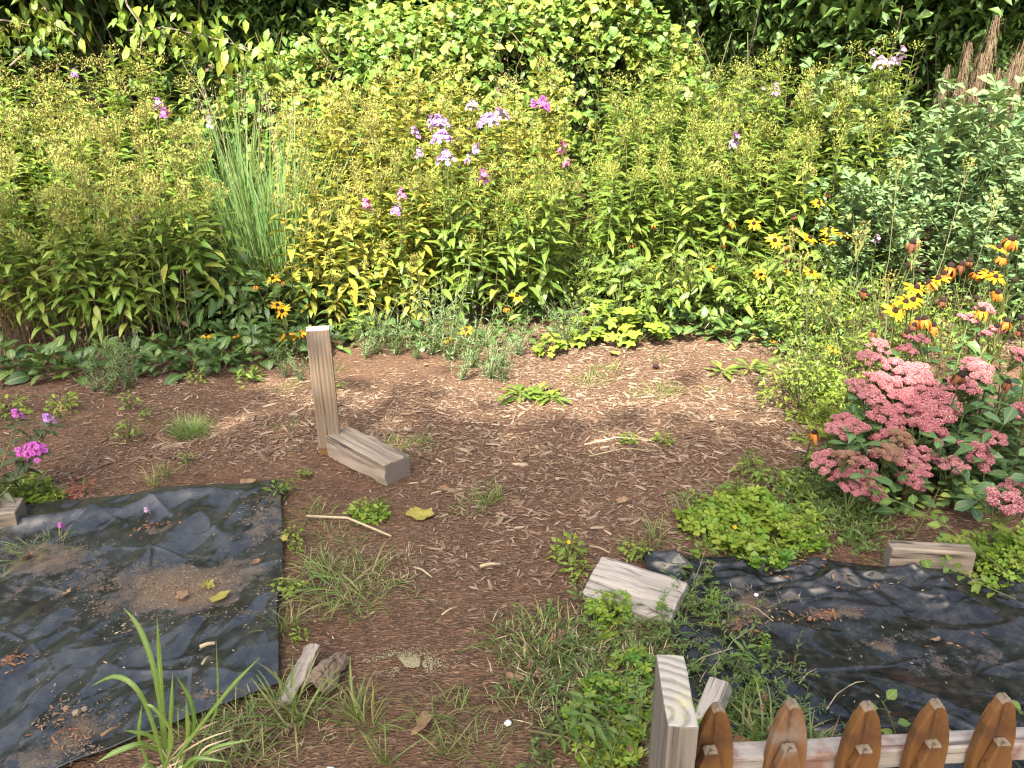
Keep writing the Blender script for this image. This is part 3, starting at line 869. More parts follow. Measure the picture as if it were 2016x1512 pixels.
# broad leaved stems at the front of the two clumps
BIG = {mk: [phlox_proto(mk, 160 + i, 1.0, .25, 'seed' if mk == 'yellow' else 'seed_green', True, big=1.75 if mk == 'yellow' else 1.6, dead=False, wide=1.2) for i in range(3)] for mk in ('yellow', 'fresh', 'olive')}
for i, (px, y, h, mk) in enumerate(((600, 4.85, .62, 'yellow'), (640, 4.8, .5, 'yellow'), (675, 4.9, .72, 'yellow'), (720, 4.8, .46, 'yellow'), (755, 4.85, .55, 'yellow'), (790, 4.78, .42, 'yellow'), (825, 4.82, .48, 'yellow'), (700, 5.05, .85, 'yellow'), (630, 5.1, .9, 'yellow'), (580, 5.0, .8, 'yellow'), (740, 5.1, .92, 'yellow'),
        (860, 4.92, .78, 'fresh'), (895, 4.85, .62, 'fresh'), (930, 4.95, .85, 'fresh'), (965, 4.88, .7, 'fresh'), (1000, 4.92, .82, 'fresh'), (1040, 4.9, .74, 'fresh'), (1070, 5.0, .86, 'fresh'), (845, 5.1, .9, 'fresh'), (1030, 5.15, .95, 'fresh'),
        (30, 4.48, .66, 'olive'), (95, 4.46, .72, 'olive'), (160, 4.5, .62, 'olive'), (215, 4.52, .70, 'olive'), (60, 4.6, .8, 'olive'), (260, 4.6, .74, 'olive'), (130, 4.62, .84, 'olive'), (300, 4.68, .76, 'olive'), (345, 4.75, .80, 'olive'), (190, 4.66, .80, 'olive'), (385, 4.85, .82, 'olive'), (10, 4.7, .84, 'olive'))):
    x = xat(px, y); q = P((x, y, h))
    spawn('phlox_plant', BIG[mk][i % 3], (x, y, gz(x, y)), f'broad leaved {COLOUR[mk]} phlox at the front, {where(*q)}', 'phlox', f'phlox stems {where(*q)}', rng.uniform(0, 6.28), h / 1.08, (rng.normal(0, .07), rng.normal(0, .07)))

# the crowded stems behind, too many to tell apart
def thicket(name, x_of, n, y0, y1, h_of, mk, head, label, seed):
    g = np.random.default_rng(seed); mb = MB()
    lf = [leaf_tpl(.130, .044, 3, 'lance', d, .28) for d in (.4, .8, 1.2)]
    bit = leaf_tpl(.020, .0085, 2, 'lance', .2, .6)
    for i in range(n):
        y = g.uniform(y0, y1); lo, hi = x_of(y); x = g.uniform(lo, hi); h = h_of(x, y) * g.uniform(.84, 1.12)
        z0 = float(gz(x, y)); tx, ty = g.normal(0, .05, 2)
        b = np.array((x, y, z0)); t = np.array((x + tx, y + ty, z0 + h))
        mb.tube([b, (b + t) / 2, t], .004, .0025, 4, g.random(), 2)
        m = int(h / .048) * 2; f = .15 + .83 * (np.arange(m) // 2 * 2 + 1) / m
        yaw = (np.arange(m) // 2) * PI / 2 + (np.arange(m) % 2) * PI + g.normal(0, .3, m) + g.uniform(0, 6)
        keep = g.random(m) > .12
        mb.scatter(lf[i % 3], (b + (t - b) * f[:, None])[keep], yaw[keep], (.15 - .45 * (1 - f) + .3 * f + g.normal(0, .22, m))[keep], g.normal(0, .3, int(keep.sum())), (1.1 - .42 * f ** 2)[keep], g.random(int(keep.sum())), 0)
        if g.random() < .8:
            k = 70; a = g.uniform(0, 6.28, k); u = g.random(k) ** .6; zz = g.random(k)
            mb.scatter(bit, t + np.stack([.06 * u * np.cos(a), .06 * u * np.sin(a), .07 * zz - .015 * u], 1), a, g.normal(.5, .5, k), 0, g.uniform(.6, 1.25, k), g.random(k), 1)
    o = obj(name, mb.mesh(name, [M[mk], M[head], M['dry_stem']]))
    tag(o, label, 'phlox', kind='stuff')
thicket('phlox_thicket', lambda y: (xat(-220, y), xat(410, y)), 105, 5.9, 7.1, lambda x, y: .90 + (y - 4.45) * .25 - .10 * max(0, x + 1.5), 'olive', 'seed', 'crowded seed topped phlox at the back of the clump left of the tall grass', 41)
thicket('phlox_thicket', lambda y: (xat(560, y), xat(1090, y)), 95, 5.9, 7.0, lambda x, y: 1.02 + (y - 5.8) * .26, 'yellow', 'seed', 'crowded yellowing phlox behind the purple flower heads', 42)
thicket('phlox_thicket', lambda y: (xat(1190, y), xat(1730, y)), 105, 6.0, 7.1, lambda x, y: 1.14 + (y - 6) * .30, 'fresh', 'seed_green', 'crowded green phlox behind the daisy row', 43)

# stems in flower at their own places: (px, py, distance, colour, large)
FLOWERS = [(870, 238, 5.3, 'purple', 1), (848, 240, 5.35, 'purple', 0), (818, 260, 5.3, 'purple', 0), (878, 268, 5.1, 'purple', 1), (890, 308, 4.98, 'purple', 1), (905, 312, 5.02, 'purple', 0),
           (948, 292, 5.1, 'purple', 0), (962, 237, 5.4, 'purple', 1), (918, 205, 5.6, 'pale', 1), (1000, 226, 5.5, 'pale', 1), (1064, 202, 5.6, 'magenta', 1), (1046, 205, 5.6, 'magenta', 0),
           (945, 348, 4.95, 'magenta', 0), (1117, 322, 5.3, 'pink', 0), (1114, 290, 5.4, 'pink', 0), (784, 382, 4.95, 'pink', 0), (748, 408, 4.9, 'pink', 0), (790, 413, 4.92, 'purple', 0),
           (820, 301, 5.2, 'purple', 0), (318, 222, 5.7, 'magenta', 0), (297, 208, 5.8, 'purple', 0), (152, 145, 6.5, 'purple', 0), 
           (402, 240, 5.6, 'pale', 0), (256, 436, 4.9, 'purple', 0), (1548, 178, 6.3, 'purple', 0), (1510, 172, 6.5, 'pale', 0), (1437, 275, 5.6, 'purple', 0), (1440, 284, 5.55, 'pale', 0),
           (1730, 122, 6.3, 'pale', 1), (1752, 118, 6.4, 'pale', 1), (1768, 104, 6.4, 'pale', 0), (1715, 102, 6.5, 'pale', 0), (1727, 470, 5.0, 'pale', 0)]
for i, (px, py, y, mk, large) in enumerate(FLOWERS):
    p = D(px, py, y)
    h = p[2] - .02 - float(gz(p[0], y))
    proto = phlox_proto('fresh' if px > 560 else 'olive', 300 + i, h, .25, pieces=True, head_mesh=(FLW if large else FLW_S)[mk][i % 2], dead=False, big=1.0)
    spawn('flowering_phlox', proto, (p[0], y, gz(p[0], y)), f'phlox stem with {"broad" if large else "small"} {mk} flower head {where(px, py)}', 'phlox', None)

# ------------------------------------------------------------------ tall blue-green grass between the clumps
def grass_clump_mb(seed, n, L, W, spread, bend=(.5, 1.6), up=(1.1, 1.55), seg=5, size=(.55, 1.1)):
    g = np.random.default_rng(seed); mb = MB()
    for j in range(5):
        tp = thin_blade(L, W, seg, g.uniform(*bend), g.uniform(*up))
        m = n // 5
        a = g.uniform(0, 6.28, m); r = spread * np.sqrt(g.random(m))
        pos = np.stack([r * np.cos(a), r * np.sin(a), 0 * a], 1)
        mb.scatter(tp, pos, a + g.normal(0, .7, m), g.normal(0, .12, m), g.normal(0, .2, m), g.uniform(*size, m), g.random(m))
    return mb
for px, y, h, n in ((500, 5.45, 1.20, 150), (545, 5.3, 1.08, 120), (470, 5.8, 1.30, 120), (560, 5.7, 1.2, 110)):
    x = xat(px, y)
    r_ = thing('tall_grass', (x, y, gz(x, y)), f'clump of tall blue-green grass between phlox, {where(*P((x, y, h * .7)))}', 'grass clump', 'tall grass clumps between the phlox')
    f_ = obj('foliage', grass_clump_mb(int(px), n, h, .009, .12, (.05, .5), (1.42, 1.57), 6, (.45, 1.1)).mesh('tall_grass_blades', M['bluegrass']), r_); f_['kind'] = 'stuff'
    w_ = obj('basal_foliage', grass_clump_mb(int(px) + 1, 70, h * .55, .017, .16, (.9, 2.0), (.9, 1.4), 6, (.5, 1.1)).mesh('tall_grass_basal', M['grass']), r_); w_['kind'] = 'stuff'
    pm = MB(); g = np.random.default_rng(int(px))
    for i in range(5):
        a = g.uniform(0, 6.28); q = g.uniform(.05, .3)
        tip = np.array((q * math.cos(a), q * math.sin(a), h * g.uniform(1, 1.18)))
        pm.tube([(0, 0, .1), tip * (.4, .4, .6), tip], .0018, .001, 3, g.random())
        m = 26
        t_ = g.random(m)
        pm.scatter(rhomb_tpl(.02, .004), tip - np.stack([g.normal(0, .02, m), g.normal(0, .02, m), .25 * t_], 1), g.uniform(0, 6.28, m), g.normal(.6, .4, m), 0, 1, g.random(m))
    s_ = obj('flower_stems', pm.mesh('tall_grass_flower_stems', M['straw']), r_); s_['kind'] = 'stuff'
# feathery grass before the wood, right of the vine mound
for px, y, h in ((1330, 7.2, 1.35), (1290, 7.5, 1.5), (1370, 7.4, 1.3)):
    x = xat(px, y)
    r_ = thing('feathery_grass', (x, y, gz(x, y)), f'airy pale grass clump, {where(*P((x, y, h * .8)))}', 'grass clump', 'airy grass clumps by the vine mound')
    f_ = obj('foliage', grass_clump_mb(int(px), 350, h, .008, .2, (.3, 1.3), (1.2, 1.55)).mesh('feathery_grass_blades', M['bluegrass']), r_); f_['kind'] = 'stuff'

# ------------------------------------------------------------------ blue-green shrubs at the right
def bluebush(seed, h):
    g = np.random.default_rng(seed); st, fo = MB(), MB()
    tp = [leaf_tpl(.066, .033, 3, 'spat', .4, .2), leaf_tpl(.058, .030, 3, 'spat', .1, .3)]
    for k in range(13):
        a = g.uniform(0, 6.28); q = g.uniform(.1, .62)
        tip = np.array((q * math.cos(a), q * math.sin(a), h * g.uniform(.72, 1.05)))
        mid = tip * (.35, .35, .55)
        t = np.linspace(0, 1, 9)[:, None]
        c = (1 - t) ** 2 * 0 + 2 * t * (1 - t) * mid + t ** 2 * tip
        st.tube(c, .005, .002, 4, g.random())
        for u in np.linspace(.22, 1, 24):
            p = 2 * u * (1 - u) * mid + u * u * tip
            m = 5
            b = g.uniform(0, 6.28)
            p2 = p + np.array((math.cos(b), math.sin(b), .3)) * g.uniform(.01, .08)
            fo.scatter(tp[int(g.integers(0, 2))], np.repeat([p2], m, 0), b + np.array((-.9, -.45, 0, .5, 1.0)) + g.normal(0, .25, m), g.normal(.45, .35, m), g.normal(0, .4, m), g.uniform(.75, 1.35, m), np.clip(g.random() + .15 * g.random(m), 0, .99))
    return [('stem', st.mesh('bush_stems', M['stem']), None), ('foliage', fo.mesh('bush_foliage', M['blue']), None, (), 'stuff')]
bp = [bluebush(90 + i, 1.0) for i in range(4)]
for i, (px, y, h) in enumerate(((1800, 6.0, 1.32), (1880, 5.6, 1.05), (1960, 5.9, 1.08), (2030, 5.4, .98), (1760, 5.3, .82), (1695, 5.4, .8), (1700, 5.1, .62), (1745, 6.6, 1.05), (1850, 5.0, .72), (1950, 4.9, .72), (2070, 6.1, 1.2), (2040, 4.6, .65), (1890, 6.6, 1.1), (2000, 6.8, 1.1))):
    x = xat(px, y)
    spawn('blue_green_bush', bp[i % 4], (x, y, gz(x, y)), f'blue-green small leaved bush, {where(*P((x, y, h * .8)))}', 'bush', 'blue-green bushes at the right of the bed', rng.uniform(0, 6), h)

# dry brown plumes behind them
def plume_mb(seed, h=.62, r=.075, n=300):
    g = np.random.default_rng(seed); mb = MB()
    mb.tube([(0, 0, -1.0), (0.01, 0, -.3), (0, 0, h)], .006, .003, 5, .3)
    for i in range(n):
        z = h * g.random() ** .8; a = g.uniform(0, 6.28); l = r * (1.05 - .45 * z / h) * g.uniform(.15, 1.35) * (1 + .6 * math.sin(z * 45 + seed * 2 + 1.5 * math.sin(a)))
        p0 = np.array((0, 0, z)); d = np.array((math.cos(a), math.sin(a), 0))
        p1 = p0 + d * l * .8 + (0, 0, .03); p2 = p1 + d * l * .25 + (g.normal(0, .01), g.normal(0, .01), -.07 - .10 * g.random())
        w = np.array((-d[1], d[0], .4)) * .0018
        mb.add([p0, p1 - w, p1 + w, p2 - w * .6, p2 + w * .6], [(1, 3, 4, 2)], [(0, 1, 2)], g.random())
    return mb
plm = [plume_mb(s).mesh('plume', M['plume']) for s in (1, 2, 3)]
for i, (px, py, y, s) in enumerate(((1862, 140, 6.9, .55), (1906, 100, 7.0, .75), (1936, 120, 7.1, .7), (1952, 52, 7.2, .95), (1922, 180, 6.7, .6), (1985, 120, 6.8, .7), (2008, 85, 6.9, .95), (2000, 180, 6.6, .6), (1890, 180, 6.8, .5), (1965, 150, 6.9, .7), (1600, 140, 7.3, .4))):
    p = D(px, py, y)
    r_ = thing('dried_plume', (p[0], y, gz(p[0], y)), f'dry brown feathery plume, {where(px, py)}', 'plume', 'dry plumes behind the blue-green shrub')
    zt = p[2] - gz(p[0], y)
    obj('plume', plm[i % 3], r_, mat4((0, 0, zt - .55 * s), rng.uniform(0, 6), 0, rng.normal(0, .06), s))
    sm = MB(); sm.tube([(0, 0, 0), (.02, .01, (zt - .5 * s) * .5), (0, 0, max(.2, zt - .5 * s))], .006, .005, 5)
    obj('stem', sm.mesh('plume_stem', M['dry_stem']), r_)

# ------------------------------------------------------------------ broad basal leaves along the front of the bed
def leaf_meshes(name, mat, tpls):
    return [MB().add(t[0], t[1], t[2], (i + .3) / len(tpls), t[3]).mesh(name, M[mat]) for i, t in enumerate(tpls)]
BROAD = leaf_meshes('broad_leaf', 'broad', [leaf_tpl(.125, .098, 6, 'ovate', d, f, .05, w) for d, f, w in ((.9, .15, .02), (1.3, .25, .03), (.6, .3, .02), (1.6, .1, .04))])
def rosette(seed, meshes, n, r=(.35, 1.1), up=(.2, 1.1), stalk=0.0):
    g = np.random.default_rng(seed); rows = []
    for i in range(n):
        a = i * 2.4 + g.normal(0, .35); f = i / n
        rows.append(('leaf', meshes[int(g.integers(0, len(meshes)))], mat4((.02 * math.cos(a), .02 * math.sin(a), .02 + .07 * f), a, up[0] + (up[1] - up[0]) * f + g.normal(0, .15), g.normal(0, .3), g.uniform(.65, 1.15) * (1.1 - .35 * f))))
    return rows
RB = [rosette(i, BROAD, k, up=(.25, 1.25)) for i, k in enumerate((8, 10, 7, 9))]
edge = [(0, 738), (100, 742), (180, 752), (260, 742), (340, 735), (430, 738), (520, 722), (600, 708), (680, 696), (760, 690), (840, 690), (920, 690), (1000, 686), (1080, 676), (1160, 672), (1240, 668), (1320, 668), (1400, 672), (1470, 680), (1560, 696)]
def edge_y(px): return float(np.interp(px, [e[0] for e in edge], [e[1] for e in edge]))
k = 0
for px in range(-30, 1640, 25):
    for row in range(3):
        if random.random() < (.06 if px < 640 or px > 1270 else .3) + .12 * row: continue
        q = px + random.uniform(-14, 14)
        p = ong(q, edge_y(q) - 8 - row * 22 - random.uniform(0, 12))
        if q < 260 and random.random() < .3 + .3 * row: continue
        spawn('broadleaf_plant', RB[k % 4], p, f'broad leaved plant {where(q, edge_y(q) - 35 - 22 * row)}', 'plant', 'broad leaved plants along the bed edge',
              random.uniform(0, 6.28), random.uniform(.6, 1.1) * (.9 if px < 640 or px > 1270 else .75)); k += 1

# silvery feathery plants
def feathery(seed, h, n=11, mat='silver', leaf=(.045, .006), sp=.5, rad=.3):
    g = np.random.default_rng(seed); st, fo = MB(), MB()
    tp = leaf_tpl(leaf[0], leaf[1], 2, 'lance', .4, .2)
    for i in range(n):
        a = g.uniform(0, 6.28); q = g.uniform(.05, rad); hh = h * g.uniform(.55, 1.05)
        pts = np.array([(0, 0, 0), (q * math.cos(a) * .5, q * math.sin(a) * .5, hh * .55), (q * math.cos(a), q * math.sin(a), hh)])
        st.tube(pts, .0028, .0015, 4, g.random())
        m = int(34 * sp * 2 * hh / .35)
        t = g.random(m); p = np.stack([np.interp(t, (0, .5, 1), pts[:, c]) for c in range(3)], 1)
        p += g.normal(0, .012, (m, 3)) * (1 - .6 * t)[:, None]
        fo.scatter(tp, p, g.uniform(0, 6.28, m), g.normal(.55, .35, m), g.normal(0, .4, m), g.uniform(.6, 1.3, m) * (1.15 - .5 * t), np.clip(g.random(m), 0, .99))
    return [('stem', st.mesh('feathery_stems', M['stem']), None), ('foliage', fo.mesh('feathery_foliage', M[mat]), None, (), 'stuff')]
FE = [feathery(400 + i, .42) for i in range(3)]
for i, (px, py, s) in enumerate(((885, 700, 1.15), (930, 712, 1.0), (965, 735, .8), (850, 690, .9), (780, 692, .85), (740, 690, .7), (720, 700, .6), (1110, 680, .8), (1150, 676, .7), (910, 735, .6), (990, 742, .55), (990, 715, .6), (215, 765, .75), (255, 755, .7), (185, 760, .5), (560, 735, .5), (590, 745, .45), (1020, 690, .7), (820, 700, .55))):
    spawn('feathery_plant', FE[i % 3], ong(px, py), f'silvery narrow leaved plant, {where(px, py - 50 * s)}', 'plant', 'silvery feathery plants', random.uniform(0, 6), s)

# lime green lobed mound and smaller lobed plants
LOBE = leaf_meshes('lobed_leaf', 'lime', [lobed_tpl(.055, 5, .42, 6, c) for c in (.15, -.1, .3)])
LOBE_D = leaf_meshes('lobed_leaf', 'fresh', [lobed_tpl(.05, 5, .45, 6, c) for c in (.15, -.1, .3)])
def mound(seed, meshes, n, r, h):
    g = np.random.default_rng(seed); rows = []
    st = MB()
    for i in range(n):
        a = g.uniform(0, 6.28); u = math.sqrt(g.random()); z = h * (1 - .75 * u ** 2) * g.uniform(.65, 1.05)
        p = np.array((r * u * math.cos(a), r * u * math.sin(a), z))
        st.tube([(0, 0, 0), p * (.6, .6, .6), p], .0022, .0016, 3, g.random())
        rows.append(('leaf', meshes[i % len(meshes)], mat4(p, a + g.normal(0, .4), -.55 * u + g.normal(.05, .25), g.normal(0, .3), g.uniform(.7, 1.3))))
    return [('stem', st.mesh('mound_stems', M['stem']), None)] + rows
MO = [mound(5, LOBE, 46, .17, .26), mound(6, LOBE, 34, .14, .2), mound(7, LOBE_D, 40, .18, .28)]
for px, py, k, s, lab in ((1205, 662, 0, 1.0, 'lime green mound of lobed leaves, brightest one at the bed edge'), (1258, 668, 1, 1.05, 'smaller lime mound at the right foot of the brightest lime mound'), (1150, 668, 1, .85, 'lime lobed plant left of the brightest lime mound'),
                          (1225, 610, 2, 1.25, 'dark green lobed mound behind the brightest lime mound'), (1170, 590, 2, 1.1, 'dark lobed plant in the gap left of the right phlox clump'), (1290, 600, 2, .9, 'green lobed plant under the right phlox clump'),
                          (1085, 690, 1, .6, 'low lime seedling between the two daisies and the lime mound'), (1480, 600, 1, 1.0, 'yellow-green lobed plant among the yellow daisies'), (1530, 560, 1, .9, 'lime lobed plant high among the yellow daisies'), (690, 640, 2, .8, 'green lobed plant just right of the post top'), (705, 655, 1, .7, 'lime lobed plant just right of the post')):
    spawn('lobed_plant', MO[k], ong(px, py), lab, 'plant', 'lobed leaved mounds', random.uniform(0, 6), s)

# leafy filler between and below the clumps
def filler(seed, mat, tpl, n, r, h, stems=10):
    g = np.random.default_rng(seed); st, fo = MB(), MB()
    for i in range(stems):
        a = g.uniform(0, 6.28); q = r * g.uniform(.2, 1)
        st.tube([(0, 0, 0), (q * .6 * math.cos(a), q * .6 * math.sin(a), h * .6), (q * math.cos(a), q * math.sin(a), h * g.uniform(.7, 1.1))], .003, .0015, 4, g.random())
    a = g.uniform(0, 6.28, n); u = np.sqrt(g.random(n)); z = h * g.random(n) ** .7 * (1 - .4 * u ** 2)
    fo.scatter(tpl, np.stack([r * u * np.cos(a), r * u * np.sin(a), z], 1), a + g.normal(0, .8, n), g.normal(.05, .4, n), g.normal(0, .4, n), g.uniform(.6, 1.3, n), g.random(n))
    return [('stem', st.mesh('filler_stems', M['stem']), None), ('foliage', fo.mesh('filler_foliage', M[mat]), None, (), 'stuff')]
FI = {'daisy': [filler(500 + i, 'fresh', leaf_tpl(.085, .038, 4, 'ovate', .7, .25), 95, .2, .42) for i in range(3)],
      'weedy': [filler(510 + i, ('fresh', 'lime', 'weed')[i], leaf_tpl((.045, .030, .038)[i], (.022, .018, .016)[i], 3, 'ovate', .5, .25), (190, 330, 240)[i], .24, (.34, .30, .38)[i], 18) for i in range(3)],
      'dark': [filler(520 + i, 'broad', leaf_tpl(.10, .05, 4, 'ovate', .8, .25), 90, .22, .36) for i in range(3)]}
i = 0
for kind, lab, spots in (('daisy', 'leafy daisy foliage', [(px, y) for px in range(1235, 1640, 52) for y in (4.95, 5.2, 5.5)]),
                         ('weedy', 'pale small leaved weed', [(1600, 4.5), (1650, 4.4), (1700, 4.3), (1640, 4.75), (1700, 4.7), (1760, 4.5), (1800, 4.8), (1570, 4.85), (1610, 4.15), (1650, 3.95), (1690, 4.05), (1740, 4.2), (1820, 4.4), (1880, 4.4), (1950, 4.5), (1600, 3.85), (1640, 3.7), (2010, 4.3), (1120, 5.5), (1140, 5.9), (700, 5.2), (640, 5.0), (1160, 6.4), (1080, 6.4), (1195, 6.0), (1110, 5.3), (1160, 5.25), (1130, 5.7), (1180, 5.65), (1150, 6.1), (1105, 6.0)]),
                         ('dark', 'dark leafy undergrowth plant', [(300, 4.85), (370, 4.85), (430, 4.9), (500, 4.85), (560, 4.95), (400, 5.1), (480, 5.1), (610, 5.1), (1180, 5.6), (660, 5.2), (1300, 5.3), (1400, 5.3), (340, 5.0)])):
    for px, y in spots:
        q = px + random.uniform(-18, 18); x = xat(q, y)
        a, b = P((x, y, .3))
        spawn(kind + '_plant' if kind == 'daisy' else ('small_leaved_weed' if kind == 'weedy' else 'undergrowth_plant'), FI[kind][i % 3], (x, y, gz(x, y)), f'{lab} {where(a, b)}', 'plant', lab + 's in the bed', random.uniform(0, 6), random.uniform(.85, 1.2) * (.68 if y < 4.25 else 1)); i += 1

# long dry and pale stalks crossing the right of the bed
for px0, y0, px1, py1, y1, w in ((1757, 4.3, 1768, 330, 4.6, .006), (1835, 4.2, 1905, 330, 4.7, .007), (1640, 4.0, 1560, 470, 4.6, .004), (1745, 3.7, 1580, 520, 4.2, .004), (1712, 3.3, 1690, 480, 4.1, .003), (1775, 3.6, 1750, 560, 4.0, .009), (1650, 4.6, 1700, 460, 4.8, .004), (1830, 3.9, 1800, 500, 4.3, .004), (1560, 4.3, 1640, 590, 4.4, .003), (1900, 4.0, 1960, 400, 4.4, .004)):
    a = np.array((xat(px0, y0), y0, 0)); a[2] = gz(a[0], a[1]); b = D(px1, py1, y1)
    m_ = MB(); mid = (a + b) / 2 + (.03, 0, .03)
    m_.tube([a - a, mid - a, b - a], w * .45, w * .25, 5, random.random())
    r_ = thing('dry_stalk', a, f'long pale dry stalk, its tip {where(px1, py1)}', 'stalk', 'dry stalks at the right of the bed')
    obj('stem', m_.mesh('dry_stalk', M['dry_stem']), r_)
    hm = seed_head_mb(int(px1), .035, .07, 40)
    obj('seed_head', hm.mesh('stalk_seed_head', M['seed']), r_, mat4(b - a, 0))

# ------------------------------------------------------------------ black-eyed Susans
PET = {}
for key, mat, drp in (('f', 'gold', .55), ('o', 'orange', 1.2), ('b', 'brown_petal', 1.9)):
    tps = [leaf_tpl(.032, .0105, 4, 'petal', d, .18) for d in (drp, drp * 1.35, drp * .7)]
    PET[key] = leaf_meshes('petal', mat, tps)
g = np.random.default_rng(8)
cm = MB()
nn = 150
ii = np.arange(nn) + .5; ph = np.arccos(1 - ii / nn * 1.15); th = ii * 2.39996
cm.scatter(ball_tpl(.0016, 1.6), np.stack([.0085 * np.sin(ph) * np.cos(th), .0085 * np.sin(ph) * np.sin(th), .0105 * np.cos(ph)], 1), 0, 0, 0, 1, g.random(nn))
cm.scatter(ball_tpl(.0085, 1.2), [(0, 0, 0)])
CONE = cm.mesh('flower_cone', M['cone'])
DAISY_LEAF = leaf_meshes('daisy_leaf', 'fresh', [leaf_tpl(.075, .028, 4, 'ovate', d, .25) for d in (.4, .9)])
SUSANS = [(537, 548, 4.7, 'f', 1.0), (556, 553, 4.72, 'o', .8), (546, 601, 4.55, 'f', 1.0), (556, 613, 4.52, 'f', 1.15), (565, 660, 4.40, 'f', 1.15), (588, 657, 4.38, 'f', 1.2), (406, 661, 4.35, 'f', .65), (465, 662, 4.35, 'f', .5), (503, 562, 4.7, 'o', .8),
          (1017, 583, 4.7, 'f', 1.05), (998, 605, 4.68, 'o', .9), (881, 668, 4.42, 'f', .9), (918, 649, 4.45, 'f', 1.05), (740, 694, 4.62, 'f', .6),
          (1443, 436, 5.3, 'o', 1.2), (1484, 440, 5.3, 'f', 1.2), (1525, 473, 5.1, 'f', 1.3), (1594, 468, 5.1, 'f', 1.3), (1632, 456, 5.15, 'f', 1.2), (1632, 476, 5.1, 'f', 1.1), (1662, 461, 5.1, 'f', 1.2), (1612, 400, 5.4, 'f', 1.2), (1630, 381, 5.4, 'b', 1.1),
          (1562, 425, 5.3, 'b', 1.1), (1564, 448, 5.3, 'o', .8), (1427, 481, 5.2, 'o', .8), (1547, 484, 5.1, 'o', .7), (1395, 526, 5.0, 'f', 1.15), (1345, 566, 4.95, 'f', 1.0), (1498, 540, 4.9, 'f', 1.0), (1597, 536, 4.85, 'f', 1.2), (1547, 527, 4.95, 'o', .9),
          (1243, 481, 5.3, 'o', .8), (1286, 441, 5.4, 'o', .9), (1262, 455, 5.4, 'b', .8), (1112, 405, 5.3, 'o', .8), (1545, 515, 5.0, 'b', .8), (1640, 687, 4.1, 'f', .8), (1520, 672, 4.6, 'f', .6),
          (1797, 477, 4.0, 'b', 1.5), (1965, 488, 3.9, 'f', 1.25), (1992, 470, 3.9, 'o', 1.5), (1975, 505, 3.85, 'o', 1.1), (1787, 522, 3.8, 's', 1.2), (1812, 534, 3.8, 's', 1.1), (1848, 548, 3.7, 'f', 1.3), (1872, 524, 3.75, 'o', 1.4), (1858, 538, 3.7, 'o', 1.2), (1805, 566, 3.65, 'f', 1.3), (1830, 556, 3.6, 'o', 1.2),
          (1762, 612, 3.5, 'f', 1.3), (1783, 594, 3.5, 'f', 1.2), (1797, 590, 3.52, 'f', 1.2), (1806, 628, 3.45, 'o', 1.1), (1820, 627, 3.4, 'o', 1.2), (1838, 640, 3.4, 'o', 1.1), (1800, 640, 3.42, 'b', 1.0), (1925, 537, 3.7, 'o', 1.2), (1908, 513, 3.75, 'b', 1.2), (1950, 540, 3.65, 'f', 1.3), (1960, 545, 3.6, 'f', 1.1),
          (1998, 552, 3.6, 's', 1.1), (1922, 587, 3.4, 's', 1.2), (1935, 610, 3.35, 'o', 1.1), (1965, 575, 3.5, 'o', 1.1), (1963, 641, 3.25, 's', 1.1), (1983, 632, 3.3, 'o', 1.1), (1701, 572, 3.9, 'b', 1.2), (1712, 582, 3.9, 's', 1.0), (1720, 652, 3.6, 'b', 1.1), (1857, 592, 3.5, 'b', 1.1), (1894, 520, 3.75, 'b', 1.3),
          (2010, 626, 3.3, 's', 1.2), (2008, 650, 3.25, 'b', 1.1), (1604, 852, 3.15, 'o', 1.1), (1653, 863, 3.1, 's', .9), (1893, 738, 2.95, 'b', 1.4), (1860, 750, 3.0, 's', .8), (1985, 752, 2.9, 'b', 1.0), (1785, 655, 3.4, 'b', 1.0), (1605, 900, 3.05, 'b', .7)]
KIND = {'f': 'fresh golden', 'o': 'faded orange drooping', 'b': 'withered brown', 's': 'bare black'}
for i, (px, py, y, st_, s) in enumerate(SUSANS):
    g = np.random.default_rng(900 + i)
    p = D(px, py, y); lean = g.normal(0, .07, 2)
    if px > 1690: base = np.array((p[0] + .05 + g.normal(0, .05), y + .12 + g.normal(0, .06), 0))
    else: base = np.array((p[0] + lean[0], y + .04 + lean[1] * .5, 0))
    base[2] = gz(base[0], base[1])
    r_ = thing('daisy', base, f'{KIND[st_]} {"daisy cone without petals" if st_ == "s" else "dark centred daisy"}, {where(px, py)}', 'daisy')
    q = p - base
    sm = MB(); sm.tube([(0, 0, 0), q * (.35, .35, .55), q * (.9, .9, .96), q], .0028, .002, 5, g.random())
    obj('stem', sm.mesh('daisy_stem', M['stem']), r_)
    for j in range(4):
        f = g.uniform(.2, .75)
        obj('leaf', DAISY_LEAF[j % 2], r_, mat4(q * (f * .8, f * .8, f), g.uniform(0, 6.28), g.normal(.5, .3), g.normal(0, .3), g.uniform(.6, 1.2)))
    face = g.normal(.45, .25) if st_ == 'f' else g.normal(.15, .25)
    hd = obj('flower_head', CONE, r_, mat4(q, -PI / 2 + g.normal(0, .7), -face * .9, 0, 1.12 * s))
    # tip the head towards the viewer's side where the open flowers look
    if st_ != 's':
        npet = 13 if st_ == 'f' else int(g.integers(7, 11))
        for j in range(npet):
            a = j / npet * 2 * PI + g.normal(0, .1)
            pit = g.normal({'f': .08, 'o': -.75, 'b': -.9}[st_], .16)
            obj('petal', PET[st_][int(g.integers(0, 3))], hd, mat4((.0065 * math.cos(a), .0065 * math.sin(a), -.002), a, pit, g.normal(0, .2), g.uniform(.85, 1.15)))

